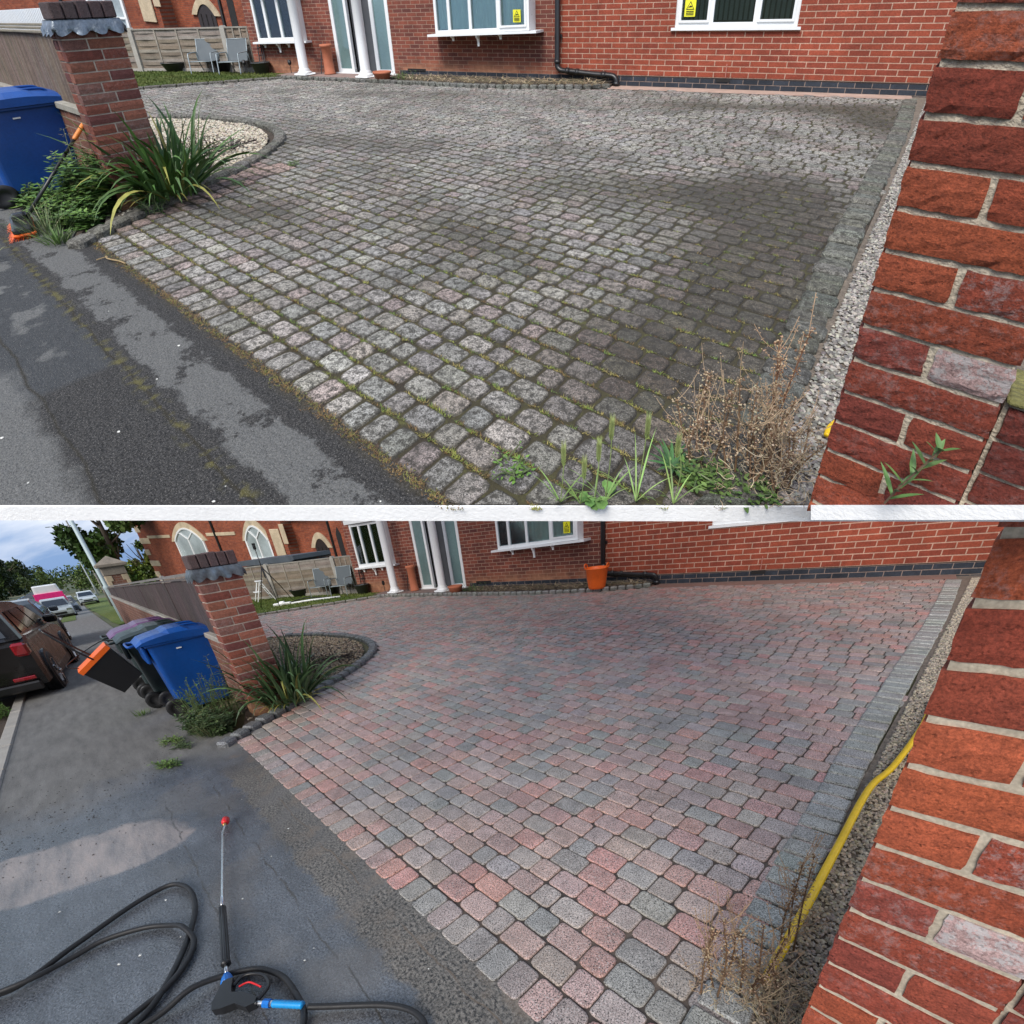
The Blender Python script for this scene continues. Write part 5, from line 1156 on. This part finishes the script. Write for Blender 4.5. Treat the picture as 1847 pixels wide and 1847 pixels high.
    P=[(.45,-10.05,0),(.69,-9.86,0),(.66,-9.62,0),(.62,-9.36,.0),(.64,-9.2,0),(.73,-9.155,.0),(.86,-9.165,0),(1.02,-9.23,0),(1.2,-9.36,0),(1.34,-9.50,.0),(1.40,-9.60,0),(1.46,-9.8,0)]
    mb=MB(); tube(mb,smoothpts(P,8),.0125,9)
    P=[(.5,-10.12,.0),(.72,-9.83,.02),(.74,-9.65,0),(.76,-9.53,0),(.86,-9.40,0),(.97,-9.325,0),(1.08,-9.30,.02),(1.19,-9.31,.0),(1.29,-9.39,0),(1.345,-9.50,0),(1.35,-9.58,0),(1.36,-9.75,0)]
    tube(mb,smoothpts(P,8),.0125,9)
    P=[(1.40,-9.75,.0),(1.45,-9.56,.0),(1.47,-9.44,.02),(1.515,-9.335,.0),(1.60,-9.255,.0),(1.68,-9.225,.0),(1.77,-9.215,.0),(1.88,-9.235,.0),(1.97,-9.265,.0),(2.03,-9.33,0),(2.05,-9.45,0)]
    tube(mb,smoothpts(P,8),.0125,9)
    tagit(mb.build('pressure_hose',RUBBER,smooth=True),'black pressure washer hose lying in loops on the wet tarmac','hose')
    place((0,0,.012)); mb=MB(); P=[(1.97,-9.243,.008),(2.04,-9.20,.004),(2.13,-9.145,.002),(2.22,-9.095,.002),(2.30,-9.065,.002),(2.37,-9.06,.002),(2.42,-9.085,.002),(2.45,-9.16,.002)]
    tube(mb,smoothpts(P,8),.012,9); tagit(mb.build('lance_hose',RUBBER,smooth=True),'black hose leading right from the blue sleeve of the spray gun','hose')
    # lance
    place((0,0,.03)); root=thing('pressure_lance','pressure washer lance and trigger gun with a red nozzle lying on wet tarmac','pressure washer lance',at=(1.1,-9.1,0))
    A=Vector((.37,-8.735,0)); Bm=Vector((.47,-8.80,.0)); C=Vector((1.12,-9.135,0)); D=Vector((1.485,-9.305,0)); Eb=Vector((1.535,-9.328,0))
    mb=MB(); tube(mb,smoothpts([A+(A-Bm)*.0,A+(Bm-A)*.5+Vector((0,.004,0)),Bm,Bm+(C-Bm)*.2,C],5),.0085,10); mb.build('lance_tube',CHROME,root,smooth=True)
    mb=MB(); d=(A-Bm).normalized(); tube(mb,[A-d*.01,A,A+d*.012,A+d*.05,A+d*.062],[.012,.02,.023,.021,.014],12); mb.build('nozzle',mat('red_plastic',(.7,.02,.025),.4),root,smooth=True)
    mb=MB(); tube(mb,[A-d*.035,A-d*.01],.011,10); mb.build('brass_collar',mat('brass',(.5,.33,.12),.35,.9),root,smooth=True)
    mb=MB(); dd=(D-C).normalized(); 
    for k in range(5):
        an=k*1.2566; o_=Vector((-dd.y,dd.x,0))*math.cos(an)*.0085+Vector((0,0,1))*math.sin(an)*.0085; tube(mb,[C+o_*.7,C+dd*.01+o_,D-dd*.01+o_,D+o_*.7],[.006,.0085,.0085,.006],8)
    tube(mb,[C,D],.0115,10); tube(mb,[D-dd*.012,D],.019,12); mb.build('grip_sleeve',BLACKP,root,smooth=True)
    mb=MB(); tube(mb,[D,Eb],.008,8); mb.build('joint_tube',CHROME,root,smooth=True)
    BL=mat('blue_fitting',(.01,.16,.55),.4)
    mb=MB(); tube(mb,[Eb,Eb+dd*.02,Eb+dd*.05,Eb+dd*.06],[.011,.019,.024,.018],12); mb.build('blue_collar',BL,root)
    g0=Eb+dd*.055; ax=Vector((.9703,-.2419,0)).lerp(dd,.35).normalized(); 
    mb=MB(); poly=[(1.575,-9.352),(1.60,-9.327),(1.635,-9.352),(1.66,-9.365),(1.705,-9.34),(1.775,-9.325),(1.79,-9.345),(1.775,-9.372),(1.72,-9.385),(1.69,-9.425),(1.665,-9.445),(1.635,-9.43)]
    prism(mb,poly,-.015,.022,axis='z'); mb.build('gun_body',BLACKP,root)
    mb=MB(); tube(mb,smoothpts([(1.625,-9.345,.005),(1.615,-9.305,.005),(1.64,-9.275,.005),(1.69,-9.255,.005),(1.74,-9.262,.005),(1.765,-9.285,.005),(1.775,-9.33,.005)],5),.0075,8); mb.build('trigger_guard',BLACKP,root,smooth=True)
    mb=MB(); tube(mb,smoothpts([(1.65,-9.335,.006),(1.665,-9.305,.006),(1.70,-9.295,.006),(1.735,-9.29,.006)],4),.004,7); mb.build('trigger',mat('red_plastic'),root,smooth=True)
    q0=Vector((1.782,-9.335,0)); q1=Vector((1.962,-9.247,0)); qd=(q1-q0).normalized()
    mb=MB(); tube(mb,[q0,q0+qd*.03],.010,10); tube(mb,[q0+qd*.052,q0+qd*.066],.0125,6); mb.build('joint_tube',CHROME,root,smooth=False)
    mb=MB(); tube(mb,[q0+qd*.028,q0+qd*.055],.017,8); mb.build('blue_collar',BL,root)
    mb=MB(); P=[];Rr=[]
    for k in range(19): P.append(q0+qd*(.066+.125*k/18)); Rr.append(.0155 if k%2 else .0135)
    tube(mb,P,Rr,14); mb.build('hose_sleeve',mat('bright_blue_rubber',(.01,.27,.62),.45),root,smooth=True)
# ------------------------------------------------------------------ street
def car(t,u,z,rz,L,W,H,col,label,van=False,name='parked_car',front=True):
    """u: side nearest the houses; local -x runs along the street away from the viewer"""
    placeS(t,u+W/2,z,rz=rz+180); root=thing(name,label,'van' if van else 'car','vehicles parked along the kerb')
    # local +x: away along the street, y across; outline of the body in x,z
    hw=W/2
    if van: low=[(0,.35),(0,1.0),(.02,1.1),(L*.80,1.1),(L*.93,.95),(L,.75),(L,.3)]; up=[(.04,1.05),(.10,H-.06),(.2,H),(L*.66,H),(L*.74,H-.1),(L*.86,1.05)]
    else: low=[(.02,.30),(.0,.55),(.05,.86),(.25,.98),(L*.68,.93),(L*.90,.82),(L-.03,.66),(L,.5),(L-.02,.28)]; up=[(.14,.93),(.42,H-.10),(.62,H-.02),(L*.30,H),(L*.46,H-.04),(L*.53,H-.12),(L*.70,.90)]
    if not front:
        pass
    def loft(prof,ws,mb,zc=.95,nseg=9,tw=0):
        """body shell: the profile extruded across with a rounded cross section"""
        n=len(prof); v=[]; secs=[(-1,.93),(-.97,.985),(-.8,1.),(.8,1.),(.97,.985),(1,.93)]
        cx=sum(p[0] for p in prof)/n; cz=sum(p[1] for p in prof)/n
        for s,k in secs: v+=[(cx+(x-cx)*k,s*ws(z_),cz+(z_-cz)*(k if abs(s)>.95 else 1)) for x,z_ in prof]
        f=[]
        for q in range(len(secs)-1):
            for i in range(n): f.append((q*n+i,q*n+(i+1)%n,(q+1)*n+(i+1)%n,(q+1)*n+i))
        f+=[tuple(range(n)),tuple(range((len(secs)-1)*n,len(secs)*n))[::-1]]; mb.add(v,f,col)
    mb=MB(); loft(low,lambda z_: hw*(1-.04*max(0,z_-.7)),mb); b=mb.build('body',PAINT,root,smooth=False)
    mb=MB(); loft(up,lambda z_: hw*(.97-.17*max(0,(z_-.95))/(H-.95)),mb); mb.build('cabin',PAINT,root)
    # glazing sits just proud of the cabin sides
    zt=H-.13; zb=1.0
    for s in (-1,1):
        mb=MB()
        def gq(x0,x1,x2,x3): 
            y0=s*(hw*.965+.004); y1=s*(hw*(.97-.17*(zt-.95)/(H-.95))+.006); mb.add([(x0,y0,zb),(x1,y0,zb),(x2,y1,zt),(x3,y1,zt)],[(0,1,2,3)])
        if van: gq(L*.60,L*.83,L*.74,L*.60)
        else: gq(.42,.95,.95,.68); gq(1.02,L*.42,L*.41,1.02); gq(L*.445,L*.66,L*.545,L*.435)
        mb.build('side_window',DGLASS,root)
    mb=MB()
    if van: mb.add([(L*.872,-hw*.8,1.08),(L*.872,hw*.8,1.08),(L*.755,hw*.72,H-.12),(L*.755,-hw*.72,H-.12)],[(0,1,2,3)])
    else: mb.add([(L*.715,-hw*.82,.92),(L*.715,hw*.82,.92),(L*.555,hw*.70,H-.10),(L*.555,-hw*.70,H-.10)],[(0,1,2,3)])
    mb.build('windscreen',DGLASS,root)
    mb=MB(); 
    if not van: mb.add([(.145,-hw*.8,.98),(.145,hw*.8,.98),(.40,hw*.7,H-.12),(.40,-hw*.7,H-.12)],[(0,1,2,3)]); mb.build('rear_window',DGLASS,root)
    for x in (.75,L-.85):
        for s in (-1,1):
            M=Matrix.Translation((x,s*(hw-.165),.33))@Matrix.Rotation(R_(-90*s),4,'X')
            mb=MB(); lathe(mb,[(.1,0),(.30,0),(.335,.03),(.335,.18),(.315,.205),(.24,.205),(.225,.195),(.1,.19)],28,M=M); wl=mb.build('wheel',RUBBER,root,smooth=True)
            mb=MB(); lathe(mb,[(.02,.17),(.06,.20),(.07,.18),(.2,.17),(.225,.2),(.23,.206),(.215,.206),(.2,.178)],24,M=M)
            for q in range(5): a=q*1.2566; beam(mb,M@Vector((.05*math.cos(a),.05*math.sin(a),.195)),M@Vector((.215*math.cos(a),.215*math.sin(a),.198)),.05,.02)
            mb.build('rim',CHROME,wl)
            mb=MB(); lathe(mb,[(.36,.1),(.375,.15),(.375,.192),(.36,.194)],28,M=M); mb.build('wheel_arch',BLACKP,root)
    for s in (-1,1):
        mb=MB(); box(mb,L-.10,L-.015,s*hw*.55,s*hw*.92,.60,.74,.03); mb.build('headlight',CHROME,root)
        mb=MB(); box(mb,-.02,.14,s*hw*.80,s*(hw*.985+.004),.72,.90,.03); mb.build('tail_light',mat('red_lamp',(.22,.006,.01),.2,coat=1.),root)
        mb=MB(); box(mb,L*.62,L*.62+.12,s*(hw-.02),s*(hw+.17),.93,1.06,.03,col); mb.build('mirror',PAINT,root)
        if not van: mb=MB(); box(mb,-.015,.03,s*hw*.60,s*hw*.88,.40,.45,.01); mb.build('reflector',mat('red_lamp'),root)
    mb=MB(); box(mb,L-.02,L+.015,-hw*.5,hw*.5,.40,.55,.02); mb.build('grille',BLACKP,root)
    for x0,x1 in ((-.03,.02),(L-.03,L+.02)): mb=MB(); box(mb,x0,x1,-hw*.9,hw*.9,.25,.37,.03); mb.build('bumper_strip',BLACKP,root)
    for s in (-1,1): mb=MB(); box(mb,1.1,L-1.2,s*(hw-.03),s*(hw+.005),.24,.36,.01); mb.build('side_skirt',BLACKP,root)
    if van: mb=MB(); box(mb,L*.02,L*.60,-hw-.006,hw+.006,.75,1.5,.01); mb.build('pink_band',mat('pink_panel',(.75,.03,.2),.4),root); 
    if van: mb=MB(); box(mb,-.03,.10,-hw*.97,hw*.97,.7,1.85,.02); mb.build('pink_rear_panel',mat('pink_panel'),root)
def tree(t,u,z,h,rad,n,cols,label,seed,trunk=.16,size=.16,low=.25):
    r=random.Random(seed); placeS(t,u,z); root=thing('tree',label,'tree')
    mb=MB(); tube(mb,smoothpts([(0,0,0),(.05,.03,h*.3),(-.05,.06,h*.6),(.1,0,h*.9)],5),[trunk*(1-.75*i/15) for i in range(16)],9,(.09,.07,.05)); limbs=[]
    for i in range(16):
        a=r.uniform(0,6.28); z0=h*r.uniform(.25,.75); e=Vector((math.cos(a)*rad*r.uniform(.5,.95),math.sin(a)*rad*r.uniform(.5,.95),z0+h*r.uniform(.08,.3))); P=smoothpts([(0,.03,z0),(e.x*.5,e.y*.5,z0+(e.z-z0)*.35),e],4); limbs.append(e); tube(mb,P,[trunk*.35*(1-.8*k/len(P)) for k in range(len(P))],6,(.09,.07,.05))
    mb.build('trunk',DRYM,root)
    mb=MB(); cl=[]
    for i in range(15):
        d=rdir(r); c=Vector((d.x*rad*r.random()**.35,d.y*rad*r.random()**.35,h*(low+(1-low)*.5)+d.z*h*(1-low)*.5*r.random()**.35)); cl.append((c,rad*r.uniform(.22,.46),vary(r.choice(cols),.3,r)))
    for i in range(n):
        c,q,k=cl[r.randrange(len(cl))]; p=c+rdir(r)*q*r.random()**.4; u_=rdir(r); s=size*r.uniform(.6,1.3); w_=u_.cross(rdir(r)).normalized()*s*.35
        mb.add([p-w_*.2,p+u_*s*.5-w_,p+u_*s,p+u_*s*.5+w_],[(0,1,2,3)],vary(k,.2,r))
    mb.build('crown',LEAFM,root)
def lamp_post(t,u,z,label,h=7.,r0=.075,col=(.35,.43,.45),arm=True,name='street_lamp'):
    placeS(t,u,z); root=thing(name,label,'street lamp' if arm else 'pole')
    mb=MB(); tube(mb,[(0,0,-.2),(0,0,1.15),(0,0,1.2),(0,0,1.26),(0,0,1.3),(0,0,h)],[r0*1.4,r0*1.4,r0*1.55,r0*1.5,r0,r0*.75],14,col); mb.build('post',mat('painted_steel',None,.5,v1=(1,.06),v2=(20,.08)),root,smooth=True)
    if arm:
        mb=MB(); tube(mb,smoothpts([(0,0,h),(0,-.1,h+.25),(0,-.7,h+.45),(0,-1.2,h+.5)],4),.03,8,col); mb.build('arm',mat('painted_steel'),root,smooth=True)
        mb=MB(); box(mb,-.12,.12,-1.7,-1.15,h+.44,h+.54,.04); mb.build('lamp_head',GALV,root)
def street():
    # local +t is away; cars stand half on the pavement
    car(4.35,1.62,-.12,-4.6,4.25,1.8,1.42,(.009,.008,.008),'near black car nearest the camera, parked with its tail towards the bins')
    car(10.2,1.5,-.22,-1,4.2,1.75,1.36,(.05,.06,.07),'dark grey hatchback parked directly in front of the nearest car')
    car(45.,1.15,gz(45)-.02,180,4.3,1.75,1.42,(.30,.34,.35),'pale silver car facing the camera in front of the pink van')
    car(51.,1.25,gz(51)-.02,0,5.2,2.0,2.45,(.72,.73,.74),'white van with a broad pink band across its back',van=True,name='parked_van')
    car(60.,.75,-1.75,180,4.2,1.75,1.5,(.1,.12,.13),'dark car just beyond the pink and white van')
    car(72.,-1.2,-1.75,180,4.3,1.7,1.4,(.42,.46,.48),'farthest silver car facing the camera on the grass verge')
    # gate pier of the chapel
    placeS(17.2,-.30,gz(17)); root=thing('gate_pier','brick gate pier with cream corner stones and a pyramid stone cap','gate pier')
    mb=MB(); box(mb,-.62,0,0,.62,-.3,1.62); mb.build('brickwork',LOWBR,root)
    mb=MB()
    for z,k in ((1.20,.12),(1.38,.20),(.2,.14)):
        for x0,y0 in ((-.65,-.03),(.03-k,-.03),(-.65,.65-k),(.03-k,.65-k)): box(mb,x0,x0+k,y0,y0+k,z,z+.18,.01)
    mb.build('cream_stones',CREAM,root); mb=MB(); box(mb,-.66,.04,-.04,.66,1.58,1.84,.01); mb.build('neck_stone',mat('weathered_stone_cap',(.2,.17,.135),.9,v1=(3,.25),v2=(30,.2)),root)
    mb=MB(); box(mb,-.78,.16,-.15,.77,1.84,1.95,.02); v=[(-.74,-.11,1.95),(.12,-.11,1.95),(.12,.73,1.95),(-.74,.73,1.95),(-.31,.31,2.2)]; mb.add(v,[(0,1,4),(1,2,4),(2,3,4),(3,0,4),(3,2,1,0)]); mb.build('cap',mat('weathered_stone_cap',(.2,.18,.15),.9,v1=(3,.25),v2=(30,.2)),root)
    lamp_post(18.2,-.22,gz(18),'tall pale grey green lamp post in front of the chapel gate pier')
    lamp_post(51.,-1.45,gz(51),'second street lamp farther along the grass verge, partly inside the tree',8.5,.07,(.16,.15,.13),False,'telegraph_pole')
    lamp_post(70,8.5,-1.75,'distant street lamp on the far side of the road',8.,.07)
    lamp_post(92,-2.2,-1.75,'most distant lamp post at the end of the path',9.,.08,(.3,.33,.34))
    GC=[(.05,.10,.02),(.075,.13,.03),(.04,.075,.018),(.1,.15,.035)]
    tree(36,-2.3,gz(36),10.5,2.35,13000,GC,'large green street tree beyond the chapel gate pier',1,.2,.30,.12)
    tree(42,-4.3,gz(42),4.2,1.1,2500,[(.13,.17,.03),(.08,.12,.03)],'yellowish green tree between the gate pier and the chapel',2,.15,.26,.1)
    for i,(t,u,h,q) in enumerate(((150,13,9.5,4.2),(152,19,12,5),(178,12.5,9.5,4.5),(205,12,9.5,4.5),(240,12,9,5),(135,16,10,4.5))):
        tree(t,u,-1.75,h,q,3600,[(.035,.06,.018),(.05,.08,.022),(.028,.045,.016)],['nearest dark tree on the far side of the road','tallest dark tree across the road at the picture edge','third dark tree across the road','fourth dark tree across the road','last and smallest dark tree across the road','dark tree behind the row across the road'][i],10+i,.25,.75,.03)
    for i,(t,u,h) in enumerate(((100,-5,5.5),(125,-1,4.5),(140,4,5),)):
        tree(t,u,-1.75,h,3.5,1800,[(.09,.13,.035),(.06,.1,.03)],['pale green bushy tree at the end of the verge','low bushy tree where the street vanishes','small round tree behind the pink van'][i],30+i,.15,.5,.02)
    placeS(14.9,-.28,0); 
    # sheltered drain cover, dark wheel of the caddy etc. are too small to matter
def litter():
    """pale chewing gum spots and fallen petals on the path"""
    r=random.Random(44); home(); mb=MB(1)
    for i in range(15):
        t=r.uniform(-4,-.3);u=r.uniform(.45,1.8); p=S(t,u,-.002); q=r.uniform(.003,.0085); n=7; a0=r.uniform(0,6)
        mb.add([p+Vector((0,0,.002))]+[p+Vector((math.cos(a0+6.283*k/n)*q*r.uniform(.6,1.5),math.sin(a0+6.283*k/n)*q*r.uniform(.6,1.2),0)) for k in range(n)],[(0,k+1,(k+1)%n+1) for k in range(n)],(.6,.6,.56))
    tagit(mb.build('petal_litter',PEBB),'white petals and specks scattered on the tarmac','petals',kind='stuff')
    if SITE=='L':
        mb=MB()
        for i in range(420):
            t=r.gauss(-.75,.5);u=r.uniform(.8,2.0); p=S(t,u,-.003); q=r.uniform(.002,.007); mb.add([p+Vector((0,0,q*.6))]+[p+Vector((math.cos(1.25*k)*q,math.sin(1.25*k)*q*r.uniform(.5,1.2),0)) for k in range(5)],[(0,k+1,(k+1)%5+1) for k in range(5)],(.02,.017,.013))
        tagit(mb.build('mud_crumbs',PEBB),'dark crumbs of washed out moss and soil on the damp tarmac','debris',kind='stuff')
# ------------------------------------------------------------------ build both
for SITE in ('U','L'):
    rnd=random.Random(7)
    ground(); right_pier(); left_pier(); street_wall(); house(); fence_panels(); chapel(); plants(); clutter(); litter()
    if SITE=='L': street()
